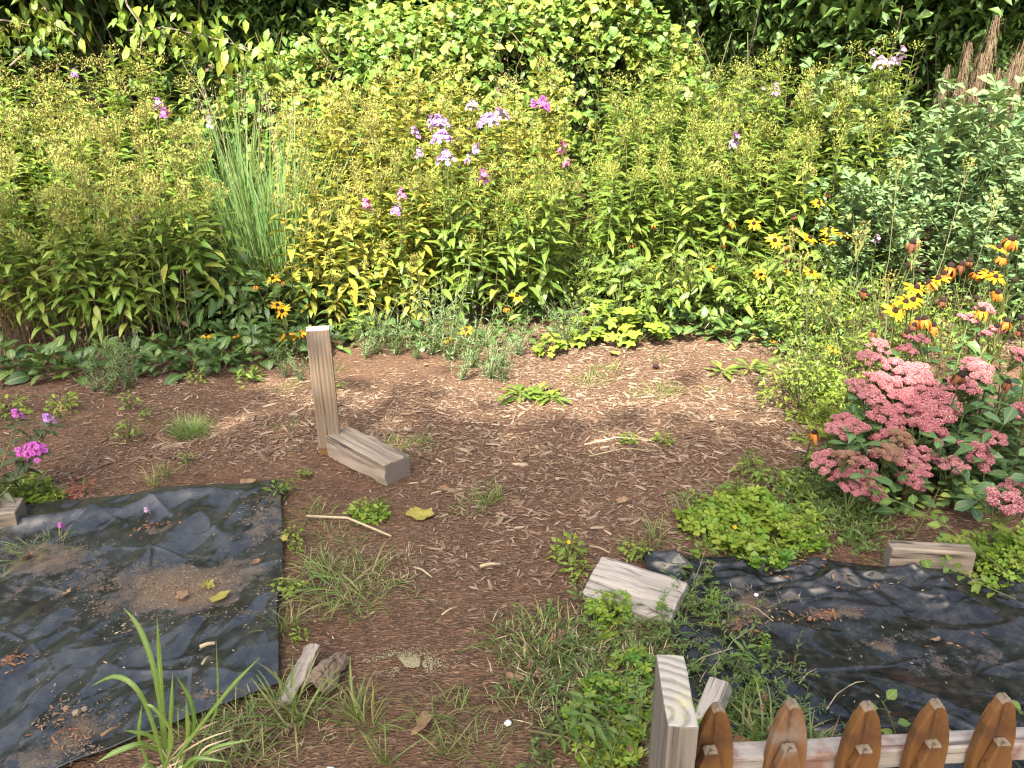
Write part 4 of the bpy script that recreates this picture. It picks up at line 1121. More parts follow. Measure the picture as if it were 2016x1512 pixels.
# ------------------------------------------------------------------ sedum with pink domes
def sedum_head(seed, mat):
    g = np.random.default_rng(seed); mb = MB()
    k = 11
    for i in range(k):
        a = i * 2.4; u = math.sqrt(i / k) if i else 0
        c = np.array((.056 * u * math.cos(a), .056 * u * math.sin(a), .030 * (1 - u * u) + g.normal(0, .004)))
        R_ = g.uniform(.014, .020); m = 110
        ii = np.arange(m) + .5; ph = np.arccos(1 - ii / m * .95); th = ii * 2.39996
        d = np.stack([np.sin(ph) * np.cos(th), np.sin(ph) * np.sin(th), .8 * np.cos(ph)], 1)
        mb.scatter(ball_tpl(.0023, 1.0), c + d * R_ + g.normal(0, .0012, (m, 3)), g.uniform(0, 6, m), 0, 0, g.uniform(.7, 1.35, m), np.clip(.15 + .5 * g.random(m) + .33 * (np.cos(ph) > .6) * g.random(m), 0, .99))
        mb.scatter(ball_tpl(R_ * .93, .8), [c], 0, 0, 0, 1, .28)
        mb.tube([(0, 0, -.075), c * (.6, .6, 1) - (0, 0, .03), c], .0025, .002, 4, .9, 1)
    return mb.mesh('sedum_head', [M[mat], M['stem']])
SH = [sedum_head(s, 'sedum_pink') for s in (1, 2, 3)] + [sedum_head(4, 'sedum_old')]
SL = leaf_meshes('sedum_leaf', 'sedum', [leaf_tpl(.075, .040, 5, 'spat', d, .25, 0, .02, .06) for d in (.2, .5, .8)])
HEADS = [(1729, 685, .7), (1708, 706, .7), (1684, 768, .85), (1729, 754, .9), (1757, 726, .9), (1715, 792, 1.0), (1802, 740, 1.0), (1778, 765, 1.0), (1826, 768, 1.0), (1781, 799, 1.15), (1743, 827, 1.1), (1837, 800, 1.35), (1833, 836, 1.25), (1677, 848, .95),
         (1646, 855, .8), (1743, 872, 1.0), (1750, 903, 1.25), (1628, 912, .95), (1680, 925, 1.1), (1812, 900, .9), (1892, 765, .95), (1924, 735, .9), (1913, 717, .6), (1920, 898, 1.05), (1955, 872, .85), (1809, 674, .7), (1785, 695, .7), (2003, 705, .8), (1906, 633, .7), (1955, 660, .7), (1937, 610, .6),
         (1677, 972, .8), (1708, 969, .9), (1802, 941, .85), (1976, 1000, 1.1), (2003, 965, .9), (2010, 819, .9), (1660, 940, .7)]
gx_ = np.random.default_rng(99)
HEADS += [(a + gx_.normal(0, 30), b + gx_.normal(8, 22), c * gx_.uniform(.7, .95)) for a, b, c in [HEADS[i] for i in (3, 5, 6, 8, 9, 10, 11, 12, 14, 16, 18, 19, 23, 7)]]
bases = [(1790, 990), (1895, 1000), (1735, 960), (1985, 960), (1840, 900)]
roots = [thing('sedum', ong(*b), l, 'sedum', None) for b, l in zip(bases, ('sedum with the largest pink domes, in the middle of the bunch', 'sedum with pink domes above the split grey board', 'sedum with pale pink domes hanging over the clover side', 'sedum with pink domes at the frame edge', 'sedum with pink domes rising behind the largest domes'))]
bpos = [ong(*b) for b in bases]
for i, (px, py, s) in enumerate(HEADS):
    g = np.random.default_rng(1200 + i)
    y = 2.72 + (960 - py) / 300 * .62
    y = max(2.45, y)
    p = D(px, py, y)
    if p[2] < .08: p = D(px, py, y - .25)
    j = int(np.argmin([math.hypot(bx[0] - p[0], (bx[1] - p[1] - .1)) for bx in bpos]))
    r_, q = roots[j], p - bpos[j]
    side = math.atan2(q[1], q[0])
    mid = q * (.35, .35, .62)
    t = np.linspace(0, 1, 8)[:, None]
    crv = 2 * t * (1 - t) * mid + t * t * q
    sm = MB(); sm.tube(crv, .0048, .0035, 5, g.random())
    obj('stem', sm.mesh('sedum_stem', M['stem']), r_)
    for u in np.linspace(.25, .93, 7):
        c = 2 * u * (1 - u) * mid + u * u * q
        a = g.uniform(0, 6.28)
        for k in (0, 2.1, 4.2):
            obj('leaf', SL[int(g.integers(0, 3))], r_, mat4(c, a + k + g.normal(0, .3), g.normal(.3, .3), g.normal(0, .3), g.uniform(.75, 1.25) * (1.15 - .3 * u)))
    tl = .30 * np.array((math.cos(side), math.sin(side)))
    hm = SH[3] if i in (16, 18, 20) and False else SH[i % 3]
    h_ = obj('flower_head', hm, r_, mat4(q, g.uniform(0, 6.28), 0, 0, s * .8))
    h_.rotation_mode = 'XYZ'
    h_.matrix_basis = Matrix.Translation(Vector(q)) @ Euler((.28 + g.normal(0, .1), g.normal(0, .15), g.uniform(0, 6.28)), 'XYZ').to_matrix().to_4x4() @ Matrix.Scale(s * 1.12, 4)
for i, (px, py, y) in enumerate(((1750, 895, 2.72), (1770, 865, 2.8), (1665, 905, 2.75))):     # old faded heads among the pink
    p = D(px, py, y); j = 2
    obj('flower_head', SH[3], roots[j], mat4(p - bpos[j], i, 0, .2, .8))
# leafy lower shoots filling the plant
for i in range(62):
    g = np.random.default_rng(1500 + i)
    px, py = g.uniform(1650, 2050), g.uniform(830, 1010)
    if px < 1700: py = min(py, 960)
    p0 = ong(px, py + 10); h = g.uniform(.12, .30)
    j = int(np.argmin([math.hypot(bx[0] - p0[0], bx[1] - p0[1]) for bx in bpos]))
    o = p0 - bpos[j]
    tip = o + (g.normal(0, .04), g.normal(0, .04), h)
    sm = MB(); sm.tube([o, (o + tip) / 2, tip], .004, .003, 5, g.random())
    obj('stem', sm.mesh('sedum_stem', M['stem']), roots[j])
    for u in np.linspace(.2, 1, 4):
        a = g.uniform(0, 6.28)
        for k in (0, 2.1, 4.2):
            obj('leaf', SL[int(g.integers(0, 3))], roots[j], mat4(o + (tip - o) * u, a + k, g.normal(.35, .3), g.normal(0, .3), g.uniform(.8, 1.35)))

# ------------------------------------------------------------------ black plastic sheets
def plastic_mat(name, spec, lo, hi):
    m, nt, N, L, b = newmat(name)
    v = coords(nt)
    dust = attr(nt, 'tint')
    f1 = noise(nt, 26, 5, v, .7); f2 = noise(nt, 240, 4, v, .7)
    k = math_node(nt, 'ADD', math_node(nt, 'MULTIPLY', dust, 1.25), math_node(nt, 'MULTIPLY', math_node(nt, 'SUBTRACT', f1, .5), 1.5))
    mask = ramp(nt, math_node(nt, 'ADD', k, math_node(nt, 'MULTIPLY', math_node(nt, 'SUBTRACT', f2, .5), .7)), [(.36, 0.0), (.92, 1.0)])
    film = ramp(nt, noise(nt, 5, 3, v), [(.35, (lo, lo * 1.12, lo * 1.08)), (.7, (hi, hi * 1.1, hi * 1.06))])
    soil = ramp(nt, f2, [(.3, (.04, .028, .018)), (.5, (.115, .082, .055)), (.72, (.24, .185, .13))])
    film = mixc(nt, math_node(nt, 'MULTIPLY', ramp(nt, f1, [(.45, 0.0), (.75, 1.0)]), .20), film, (.15, .145, .13))
    L.new(mixc(nt, mask, film, soil), b.inputs['Base Color'])
    rg = N.new('ShaderNodeMapRange'); L.new(mask, rg.inputs[0])
    L.new(math_node(nt, 'ADD', math_node(nt, 'MULTIPLY', f1, .26), .06), rg.inputs[3]); rg.inputs[4].default_value = .95
    L.new(rg.outputs[0], b.inputs['Roughness'])
    sp = N.new('ShaderNodeMapRange'); L.new(mask, sp.inputs[0]); sp.inputs[3].default_value = spec; sp.inputs[4].default_value = .1
    L.new(sp.outputs[0], b.inputs['Specular IOR Level'])
    h = math_node(nt, 'ADD', math_node(nt, 'MULTIPLY', mask, math_node(nt, 'ADD', math_node(nt, 'MULTIPLY', f2, 1.2), .5)), math_node(nt, 'MULTIPLY', noise(nt, 30, 2, v, .5), .12))
    bump(nt, b, h, .5, .006)
    return m
M['plastic'] = plastic_mat('worn_black_plastic', .62, .011, .028)
M['plastic_new'] = plastic_mat('black_plastic_film', .40, .005, .013)

def creases(X, Y, n, seed, amp, wid, ln, ang=None):
    g = np.random.default_rng(seed); h = np.zeros_like(X)
    x0, x1, y0, y1 = X.min(), X.max(), Y.min(), Y.max()
    for i in range(n):
        px, py = g.uniform(x0, x1), g.uniform(y0, y1)
        a = g.uniform(0, PI) if ang is None else g.normal(*ang)
        l, w, q = g.uniform(*ln), g.uniform(*wid), g.uniform(*amp)
        dx, dy = X - px, Y - py
        s = dx * math.cos(a) + dy * math.sin(a)
        t = -dx * math.sin(a) + dy * math.cos(a) + g.normal(0, .25) * s * s / l
        ww = w * np.where(t > 0, 1, g.uniform(.35, 1.6)) * (1 + .6 * np.abs(s) / l)
        h += q * np.exp(-np.abs(t / ww) ** 1.15 - (s / l) ** 2)
    return h

def cells(X, Y, n, seed):
    """distance to the nearest of n points: facets that meet in sharp folds"""
    g = np.random.default_rng(seed)
    px, py = g.uniform(X.min(), X.max(), n), g.uniform(Y.min(), Y.max(), n)
    wx = X + .035 * vnoise(X * 5, Y * 5, seed + 1); wy = Y + .035 * vnoise(X * 5 + 9, Y * 5, seed + 2)
    sk = g.uniform(.6, 1.6, n)
    return np.min(np.stack([np.hypot((wx - a) * s, (wy - b) / s) for a, b, s in zip(px, py, sk)]), 0)

from mathutils.kdtree import KDTree
SHEET_PTS = []
def sheet(name, c, nu, nv, fn, label, mt='plastic'):
    """C: its four corners on the ground, far left, far right, near right, near left"""
    c = [np.asarray(q)[:2] for q in c]
    u, v = np.meshgrid(np.linspace(0, 1, nu), np.linspace(0, 1, nv))
    XY = (c[0] * ((1 - u) * (1 - v))[..., None] + c[1] * (u * (1 - v))[..., None] + c[2] * (u * v)[..., None] + c[3] * ((1 - u) * v)[..., None])
    X, Y = XY[..., 0].copy(), XY[..., 1].copy()
    Z, dust = fn(X, Y, u, v)
    X += .018 * vnoise(v * 7, v * 0 + 3, 91) * (u > .5) * (u - .5) * 2; Y += .03 * vnoise(u * 9, u * 0 + 5, 92) * (1 - v)
    Z = np.maximum(Z - np.percentile(Z, 6), 0)
    Z = Z + gz(X, Y) + .010
    ix = np.arange(nu * nv).reshape(nv, nu)
    Q = np.stack([ix[1:, :-1], ix[1:, 1:], ix[:-1, 1:], ix[:-1, :-1]], -1).reshape(-1, 4)
    o = obj(name, MB().add(np.stack([X, Y, Z], -1).reshape(-1, 3), Q, None, dust.ravel(), np.stack([u, v], -1).reshape(-1, 2)).mesh(name, M[mt]))
    md = o.modifiers.new('thickness', 'SOLIDIFY'); md.thickness = .0012
    tag(o, label, 'plastic sheet')
    for a_, b_, c_ in zip(X.ravel()[::2], Y.ravel()[::2], Z.ravel()[::2]): SHEET_PTS.append((a_, b_, c_))

def blob(X, Y, px, py, rx, ry):
    p = G(px, py); q = G(px + rx, py); s = G(px, py + ry)
    return np.exp(-(((X - p[0]) / abs(q[0] - p[0])) ** 2 + ((Y - p[1]) / abs(s[1] - p[1])) ** 2))

def tri(x, y, seed, ang):
    """random heights joined by flat triangles: facets with straight folds between"""
    r = np.random.default_rng(seed).random((64, 64)) - .5
    c, s_ = math.cos(ang), math.sin(ang)
    wx = .35 * vnoise(x * .8, y * .8, seed + 7); wy = .35 * vnoise(x * .8 + 5, y * .8, seed + 8)
    x, y = (x * c - y * s_) + wx, (x * s_ + y * c) + wy
    i, j = np.floor(x).astype(int), np.floor(y).astype(int)
    fx, fy = x - i, y - j
    q = lambda di, dj: r[(i + di) % 64, (j + dj) % 64]
    A, B, C_, D_ = q(0, 0), q(1, 0), q(0, 1), q(1, 1)
    return np.where(fx > fy, A + fx * (B - A) + fy * (D_ - B), A + fy * (C_ - A) + fx * (D_ - C_))

def fnL(X, Y, u, v):
    h = .030 * tri(X / .13, Y / .30, 5, .25) + .020 * tri(X / .065, Y / .13, 6, -.3) + .007 * tri(X / .032, Y / .06, 9, .2)
    h += creases(X, Y, 26, 7, (.006, .016), (.008, .022), (.08, .3)) * .8
    h += creases(X, Y, 45, 8, (.002, .007), (.003, .008), (.05, .2))
    h += .03 * vnoise(X * 2.5, Y * 2.5, 33)
    pit = blob(X, Y, 350, 1160, 130, 45)
    h = h * (1 - .75 * pit) - .03 * pit
    h += .045 * np.exp(-((v - .075 - .03 * np.sin(u * 5)) / .028) ** 2) * np.clip(1.1 - u, 0, 1) * (.5 + .8 * np.clip(vnoise(u * 8, v * 2, 4) + .5, 0, 1))
    ed = np.minimum(np.minimum(u, 1 - u), np.minimum(v, 1 - v) * 1.2)
    h *= np.clip(ed / .045, .15, 1) * .8 + .2
    lowness = np.clip(.5 - (h - h.mean()) / (h.std() * 3.2), 0, 1)
    d = -.01 + .20 * lowness + .30 * vnoise(X * 2.2 + 3, Y * 2.2, 44)
    for b in ((350, 1160, 125, 42, .85), (330, 1125, 150, 30, .45), (150, 1440, 75, 55, .8), (310, 1040, 60, 22, .55), (90, 1090, 130, 50, .7), (505, 1015, 45, 60, .45), (15, 1310, 45, 22, .6), (60, 1490, 90, 40, .5), (400, 1370, 45, 20, .5), (470, 1120, 90, 60, .35), (20, 1160, 30, 30, .4), (210, 1190, 30, 40, .3), (480, 1210, 60, 18, .35)):
        d += .72 * b[4] * blob(X, Y, b[0], b[1], b[2] * .72, b[3] * .72)
    d += .30 * np.exp(-((1 - u) / .045) ** 2) * (v < .35)
    return h, d

def fnR(X, Y, u, v):
    a = np.clip((.30 - v) / .30, 0, 1)
    U, W = X * .62 - Y * .78, X * .78 + Y * .62
    h = .036 * tri(U / .55, W / .17, 15, .1) + .016 * tri(U / .22, W / .075, 16, -.15) + .003 * tri(U / .08, W / .04, 17, .2)
    h += creases(X, Y, 18, 27, (.008, .018), (.010, .03), (.12, .5), (-.5, .5)) * .8
    h += creases(X, Y, 40, 18, (.002, .007), (.003, .010), (.08, .35), (-.45, .7))
    h += .02 * vnoise(X * 2.5, Y * 2.5, 35)
    h += a * (.055 * tri(X / .09, Y / .055, 19, .3) + .02 + .03 * tri(X / .04, Y / .03, 21, 1.) + creases(X, Y, 30, 20, (.006, .018), (.010, .03), (.05, .25), (0, .35)))
    ed = np.minimum(np.minimum(u, 1 - u), np.minimum(v, 1 - v))
    h *= np.clip(ed / .04, .15, 1) * .8 + .2
    lowness = np.clip(.5 - (h - h.mean()) / (h.std() * 3.2), 0, 1)
    d = -.06 + .16 * lowness + .20 * vnoise(X * 2.2 + 3, Y * 2.2, 46)
    for b in ((1480, 1200, 60, 50, .75), (1440, 1235, 45, 30, .5), (1650, 1212, 60, 14, .6), (1730, 1270, 90, 22, .45), (1820, 1310, 110, 25, .35), (1950, 1300, 90, 30, .25), (1830, 1190, 70, 25, .25)):
        d += .72 * b[4] * blob(X, Y, b[0], b[1], b[2] * .72, b[3] * .72)
    return h, d

sheet('plastic_sheet', [G(-330, 1015), G(555, 951), G(548, 1338), G(-420, 1720)], 300, 300, fnL, 'crumpled black plastic sheet with soil lying in its hollows, beside the bark log')
sheet('plastic_sheet', [G(1262, 1098), G(2300, 1150), G(2300, 1600), G(1440, 1600)], 300, 260, fnR, 'smoother black plastic sheet bunched up along the clover patch behind the picket fence', 'plastic_new')

kd = KDTree(len(SHEET_PTS))
for i, q in enumerate(SHEET_PTS): kd.insert((q[0], q[1], 0), i)
kd.balance()
def top_z(x, y):
    """height of what lies on the ground here: the plastic, else the soil"""
    _c, i, d = kd.find((x, y, 0))
    return SHEET_PTS[i][2] if d < .012 else float(gz(x, y))

def litter(name, label, spots, mat, n, seed, size=(.006, .022), sheet_z=.03):
    g = np.random.default_rng(seed); mb = MB()
    for px, py, rx, ry, k in spots:
        m = int(n * k * 1.6)
        a = g.normal(0, .62, (m, 2)); pts = np.array([G(px + rx * q[0], py + ry * q[1]) for q in a])
        pts = pts[vnoise(pts[:, 0] * 17, pts[:, 1] * 17, seed) + .6 * vnoise(pts[:, 0] * 45, pts[:, 1] * 45, seed + 1) > -.02]; m = len(pts)
        mb.scatter(chip_tpl(1, .4, .4), np.stack([pts[:, 0], pts[:, 1], np.array([top_z(a_, b_) for a_, b_ in pts[:, :2]]) + .002], 1), g.uniform(0, 6.28, m), g.normal(0, .3, m), g.normal(0, .4, m), g.uniform(*size, m) * g.uniform(.5, 1.2, m), g.random(m))
    o = obj(name, mb.mesh(name, M[mat], False))
    tag(o, label, 'litter', kind='stuff')
litter('soil_litter', 'crumbs of dry soil caught in the hollows of the left plastic sheet', [(350, 1160, 130, 40, 1.5), (150, 1435, 70, 50, 1), (320, 1120, 150, 25, .7), (90, 1095, 120, 40, .8), (505, 1015, 40, 55, .5), (400, 1370, 45, 18, .4), (200, 1180, 25, 40, .3), (480, 1170, 70, 60, .5), (200, 1260, 200, 140, .45)], 'soil_crumb', 520, 3, (.003, .011))
litter('bark_litter', 'reddish bark crumbs scattered on both plastic sheets', [(310, 1038, 45, 18, .6), (12, 1305, 40, 20, .6), (135, 1430, 60, 40, .5), (395, 1352, 45, 12, .25), (1640, 1212, 50, 12, .6), (1665, 1140, 30, 25, .4), (1700, 1160, 130, 40, .12), (1830, 1290, 150, 50, .12), (1505, 1215, 50, 30, .5), (1440, 1235, 45, 25, .5), (1560, 1130, 60, 20, .2)], 'rust_chip', 110, 4, (.004, .020))
litter('pale_flecks', 'tiny pale flecks on the plastic behind the picket fence', [(1750, 1280, 220, 110, .35), (1500, 1200, 60, 40, .2), (1900, 1380, 160, 80, .2), (300, 1250, 220, 140, .3)], 'straw', 110, 9, (.004, .012))

# ------------------------------------------------------------------ timbers
def timber_mesh(name, size, mats, seed, cuts=(3, 3, 24), rough=.004, bevel=.006, mi=None):
    """a weathered baulk centred at the origin, its long side along Z"""
    g = np.random.default_rng(seed)
    bm = bmesh.new()
    bmesh.ops.create_cube(bm, size=1.0)
    for v in bm.verts: v.co = Vector((v.co.x * size[0], v.co.y * size[1], v.co.z * size[2]))
    bmesh.ops.bevel(bm, geom=list(bm.edges), offset=bevel, segments=2, profile=.6, affect='EDGES')
    L_ = size[2]
    for k in range(1, cuts[2]):
        z = -L_ / 2 + L_ * k / cuts[2]
        bmesh.ops.bisect_plane(bm, geom=bm.verts[:] + bm.edges[:] + bm.faces[:], plane_co=(0, 0, z), plane_no=(0, 0, 1))
    for ax in (0, 1):
        for k in range(1, cuts[ax] + 1):
            q = -size[ax] / 2 + size[ax] * k / (cuts[ax] + 1)
            no = (1, 0, 0) if ax == 0 else (0, 1, 0)
            bmesh.ops.bisect_plane(bm, geom=bm.verts[:] + bm.edges[:] + bm.faces[:], plane_co=tuple(q * c for c in no), plane_no=no)
    co = np.array([v.co[:] for v in bm.verts])
    groove = vnoise(co[:, 0] * 160 + co[:, 1] * 95 + 20, co[:, 2] * 5 + 9, seed) * rough
    lump = vnoise(co[:, 0] * 14 + 5, co[:, 2] * 16 + co[:, 1] * 11, seed + 1) * rough * .8
    for v, a, b_ in zip(bm.verts, groove, lump):
        nrm = Vector((v.co.x / size[0], v.co.y / size[1], 0))
        if nrm.length > .2:
            v.co += nrm.normalized() * (a + b_)
        v.co.z += float(b_) * .6
    for f in bm.faces:
        f.smooth = False
        if len(mats) > 1 and abs(f.normal.z) > .8: f.material_index = 1
    me = bpy.data.meshes.new(name)
    bm.to_mesh(me); bm.free()
    for m in mats: me.materials.append(m)
    return me

def endgrain(name, light, dark, scale=90, moss=None):
    m, nt, N, L, b = newmat(name)
    w = N.new('ShaderNodeTexWave'); w.wave_type = 'RINGS'; w.rings_direction = 'Z'
    w.inputs['Scale'].default_value = scale; w.inputs['Distortion'].default_value = 6; w.inputs['Detail'].default_value = 3; w.inputs['Detail Scale'].default_value = .8
    L.new(coords(nt, loc=(.035, .06, 0)), w.inputs['Vector'])
    n2 = noise(nt, 130, 4, coords(nt), .6)
    col = ramp(nt, math_node(nt, 'ADD', math_node(nt, 'MULTIPLY', w.outputs['Fac'], .6), math_node(nt, 'MULTIPLY', n2, .4)), [(.2, dark), (.6, light)])
    if moss: col = mixc(nt, ramp(nt, noise(nt, 16, 3, coords(nt, loc=(2, 1, 0))), [(.5, 0.0), (.66, .6)]), col, moss)
    L.new(col, b.inputs['Base Color']); b.inputs['Roughness'].default_value = .9
    bump(nt, b, w.outputs['Fac'], .3, .003)
    return m

M['post_wood'] = woodmat('post_wood', (.20, .15, .10), (.105, .075, .05), axis=2, ring=22, gscale=.75, stain=(.135, .11, .085), crack=.35)
M['end_pale'] = endgrain('pale_end_grain', (.50, .48, .43), (.30, .27, .22))
M['grey_wood'] = woodmat('grey_split_wood', (.26, .215, .165), (.06, .05, .04), axis=2, gscale=.9, crack=.85)
M['end_grey'] = endgrain('grey_end_grain', (.15, .12, .095), (.055, .045, .035), 60)
M['silver_wood'] = woodmat('silver_weathered_wood', (.32, .30, .262), (.085, .076, .064), axis=2, gscale=1.1, crack=.8)
M['fence_post_wood'] = woodmat('fence_post_wood', (.20, .18, .145), (.04, .036, .029), axis=2, gscale=.6, crack=.6)
M['end_rings'] = endgrain('pale_ringed_end', (.28, .268, .225), (.165, .15, .118), 15, moss=(.36, .34, .17))
M['picket'] = woodmat('stained_picket', (.17, .082, .025), (.03, .014, .007), axis=2, gscale=.55, stain=(.055, .026, .013), rough=.6, crack=.7)
M['picket_worn'] = woodmat('worn_picket', (.19, .095, .038), (.035, .017, .009), axis=2, gscale=.55, stain=(.15, .12, .09), rough=.75, crack=.8)
M['picket_tip'] = woodmat('bare_picket_tip', (.20, .16, .11), (.06, .045, .03), axis=2, gscale=.8)
M['rail'] = woodmat('peeling_rail', (.52, .50, .46), (.17, .11, .075), axis=0, gscale=.6, stain=(.20, .065, .035), crack=.6)
M['rust'] = plain('orange_stain', [(.17, .09, .03)], .8, 40)

# upright post
top, bot = D(638, 645, 3.32), ong(653, 882)
b0 = ong(651, 884)
H_ = float(D(638, 650, b0[1])[2] - b0[2])
up = thing('wooden_post', b0, 'weathered square wooden post standing upright in the mulch before the daisies', 'post', yaw=math.radians(10), tilt=(math.radians(-1.0), math.radians(-1.2)))
obj('shaft', timber_mesh('post_shaft', (.092, .062, H_ - .035), [M['post_wood'], M['end_pale']], 3, (5, 3, 30), .0016, .003), up, mat4((0, .02, (H_ - .035) / 2 + .035)))
obj('stained_foot', timber_mesh('post_foot', (.0915, .0615, .05), [M['rust']], 4, (5, 3, 3), .0014, .003), up, mat4((0, .02, .01)))
nm = MB(); nm.tube([(0, 0, -.01), (0, 0, .012)], .0016, .0016, 6, cap=True); nmesh = nm.mesh('nail', M['nail'])
for x in (-.040, .038): obj('nail', nmesh, up, mat4((x, .02, H_)))

# timber stub lying against its foot
A, B = ong(668, 880), ong(781, 938)
ax = B - A; ln = float(np.hypot(ax[0], ax[1])) + .02; yaw = math.atan2(ax[1], ax[0])
ly = thing('timber_stub', ((A[0] + B[0]) / 2, (A[1] + B[1]) / 2 + .015, float(gz((A[0] + B[0]) / 2, (A[1] + B[1]) / 2)) + .004), 'thick grey cracked timber stub lying on the mulch against the upright post', 'timber', yaw=yaw - PI / 2)
obj('timber', timber_mesh('timber_stub', (.128, .096, ln), [M['grey_wood'], M['end_grey']], 7, (10, 9, 40), .009, .008), ly, Matrix.Translation((0, 0, .045)) @ Euler((PI / 2, 0, 0)).to_matrix().to_4x4())

def lying(name, pts, size, mats, seed, label, lift=0.0, roll=0.0, pitch=0.0, rough=.005, cuts=(5, 3, 22)):
    A, B = ong(*pts[0]), ong(*pts[1]); c = (A + B) / 2; ax = B - A
    l = float(np.hypot(ax[0], ax[1])) if size[2] is None else size[2]
    o = obj(name, timber_mesh(name, (size[0], size[1], l), mats, seed, cuts, rough))
    o.matrix_basis = Matrix.Translation((c[0], c[1], c[2] + size[1] / 2 + lift)) @ Euler((0, 0, math.atan2(ax[1], ax[0]) - PI / 2)).to_matrix().to_4x4() @ Euler((PI / 2 + pitch, 0, 0)).to_matrix().to_4x4() @ Euler((0, 0, roll)).to_matrix().to_4x4()
    return tag(o, label, 'timber')
lying('beam_end', ((1165, 1160), (1335, 1216)), (.155, .042, None), [M['silver_wood'], M['silver_wood']], 11, 'silver grey weathered beam end sticking out of the weeds by the bunched plastic', .02, -.34, .0, .010, (12, 6, 34))
lying('old_board', ((1742, 1118), (1905, 1128)), (.06, .105, None), [M['grey_wood'], M['end_grey']], 12, 'split grey board standing on edge under the pink sedum domes', .0, 0, 0, .006)
lying('edge_block', ((-70, 1030), (44, 1018)), (.11, .09, None), [M['grey_wood'], M['end_grey']], 13, 'dark crumbling wood block at the far corner of the left plastic sheet', .0, 0, 0, .008)
lying('pale_block', ((1382, 1440), (1418, 1378)), (.052, .05, None), [M['silver_wood'], M['end_pale']], 14, 'pale split wood block leaning behind the fence post', .02, .2, .45, .005)
lying('red_brick_board', ((1438, 1496), (1470, 1462)), (.05, .04, None), [M['picket_worn'], M['end_grey']], 15, 'short reddish board end behind the first picket', .0, .2, .1, .004)

# rotten log with a pale plate of bark
lg = thing('rotten_log', ong(612, 1352), 'rotten dark log end with a slab of pale bark, beside the left plastic', 'log')
def log_mb(seed):
    g = np.random.default_rng(seed); mb = MB()
    nu, nv = 34, 22
    u, v = np.meshgrid(np.linspace(0, 2 * PI, nu), np.linspace(0, 1, nv))
    R_ = .058 * (1 - .5 * v ** 1.6) * (1 + .35 * vnoise(u * 2, v * 7, seed)) + .012 * vnoise(u * 6, v * 18, seed + 1)
    X = R_ * np.cos(u) * .95; Z = np.maximum(R_ * np.sin(u), -.03) + .02 + .07 * v - .06 * v * v; Y = -.09 + .20 * v
    ix = np.arange(nu * nv).reshape(nv, nu)
    return mb.add(np.stack([X, Y, Z], -1).reshape(-1, 3), np.stack([ix[:-1, :-1], ix[:-1, 1:], ix[1:, 1:], ix[1:, :-1]], -1).reshape(-1, 4), None, 0)
M['rot'] = woodmat('rotten_wood', (.17, .125, .085), (.045, .032, .022), axis=1, gscale=.6, crack=.8)
M['pale_bark'] = woodmat('pale_ridged_bark', (.27, .24, .20), (.055, .045, .036), axis=1, gscale=.75, crack=.95)
obj('log', log_mb(3).mesh('log', M['rot'], False), lg, mat4((.03, .05, -.012), -.35, 0, 0, .78))
def bark_plate(seed):
    nu, nv = 26, 40
    u, v = np.meshgrid(np.linspace(-1, 1, nu), np.linspace(0, 1, nv))
    wd = .024 + .008 * np.sin(v * 3) + .006 * vnoise(v * 8, v, seed)
    X = wd * u; Y = v * .19; Z = .012 * (1 - u * u) + .006 * np.abs(vnoise(u * 3.5 + 7, v * 10, seed)) + .004 * vnoise(u * 10, v * 24, seed + 1)
    ix = np.arange(nu * nv).reshape(nv, nu)
    mb = MB().add(np.stack([X, Y, Z], -1).reshape(-1, 3), np.stack([ix[:-1, :-1], ix[:-1, 1:], ix[1:, 1:], ix[1:, :-1]], -1).reshape(-1, 4))
    return mb.mesh('bark_plate', M['pale_bark'], False)
bk = obj('bark_plate', bark_plate(9), lg, Matrix.Translation((-.062, -.045, .010)) @ Euler((.22, -.45, -.30)).to_matrix().to_4x4())
md = bk.modifiers.new('thickness', 'SOLIDIFY'); md.thickness = .012; md.offset = -1

# fence post with its ringed end
ZT = .56
ct = [G(1291, 1290, ZT), G(1348, 1287, ZT), G(1375, 1430, ZT), G(1316, 1431, ZT)]
cen = sum(ct) / 4
wx = float(np.linalg.norm((ct[1] + ct[2] - ct[0] - ct[3]) / 2)); wy = float(np.linalg.norm((ct[0] + ct[1] - ct[2] - ct[3]) / 2))
dy = (ct[0] + ct[1] - ct[2] - ct[3]) / 2
fp = obj('fence_post', timber_mesh('fence_post', (wx, wy, ZT + .1), [M['fence_post_wood'], M['end_rings']], 21, (3, 7, 20), .003, .004))
fp.location = (cen[0], cen[1], (ZT - .1) / 2); fp.rotation_euler = (0, 0, math.atan2(dy[1], dy[0]) - PI / 2)
tag(fp, 'grey broad fence post with a pale ringed sawn top, beside the first picket', 'post')

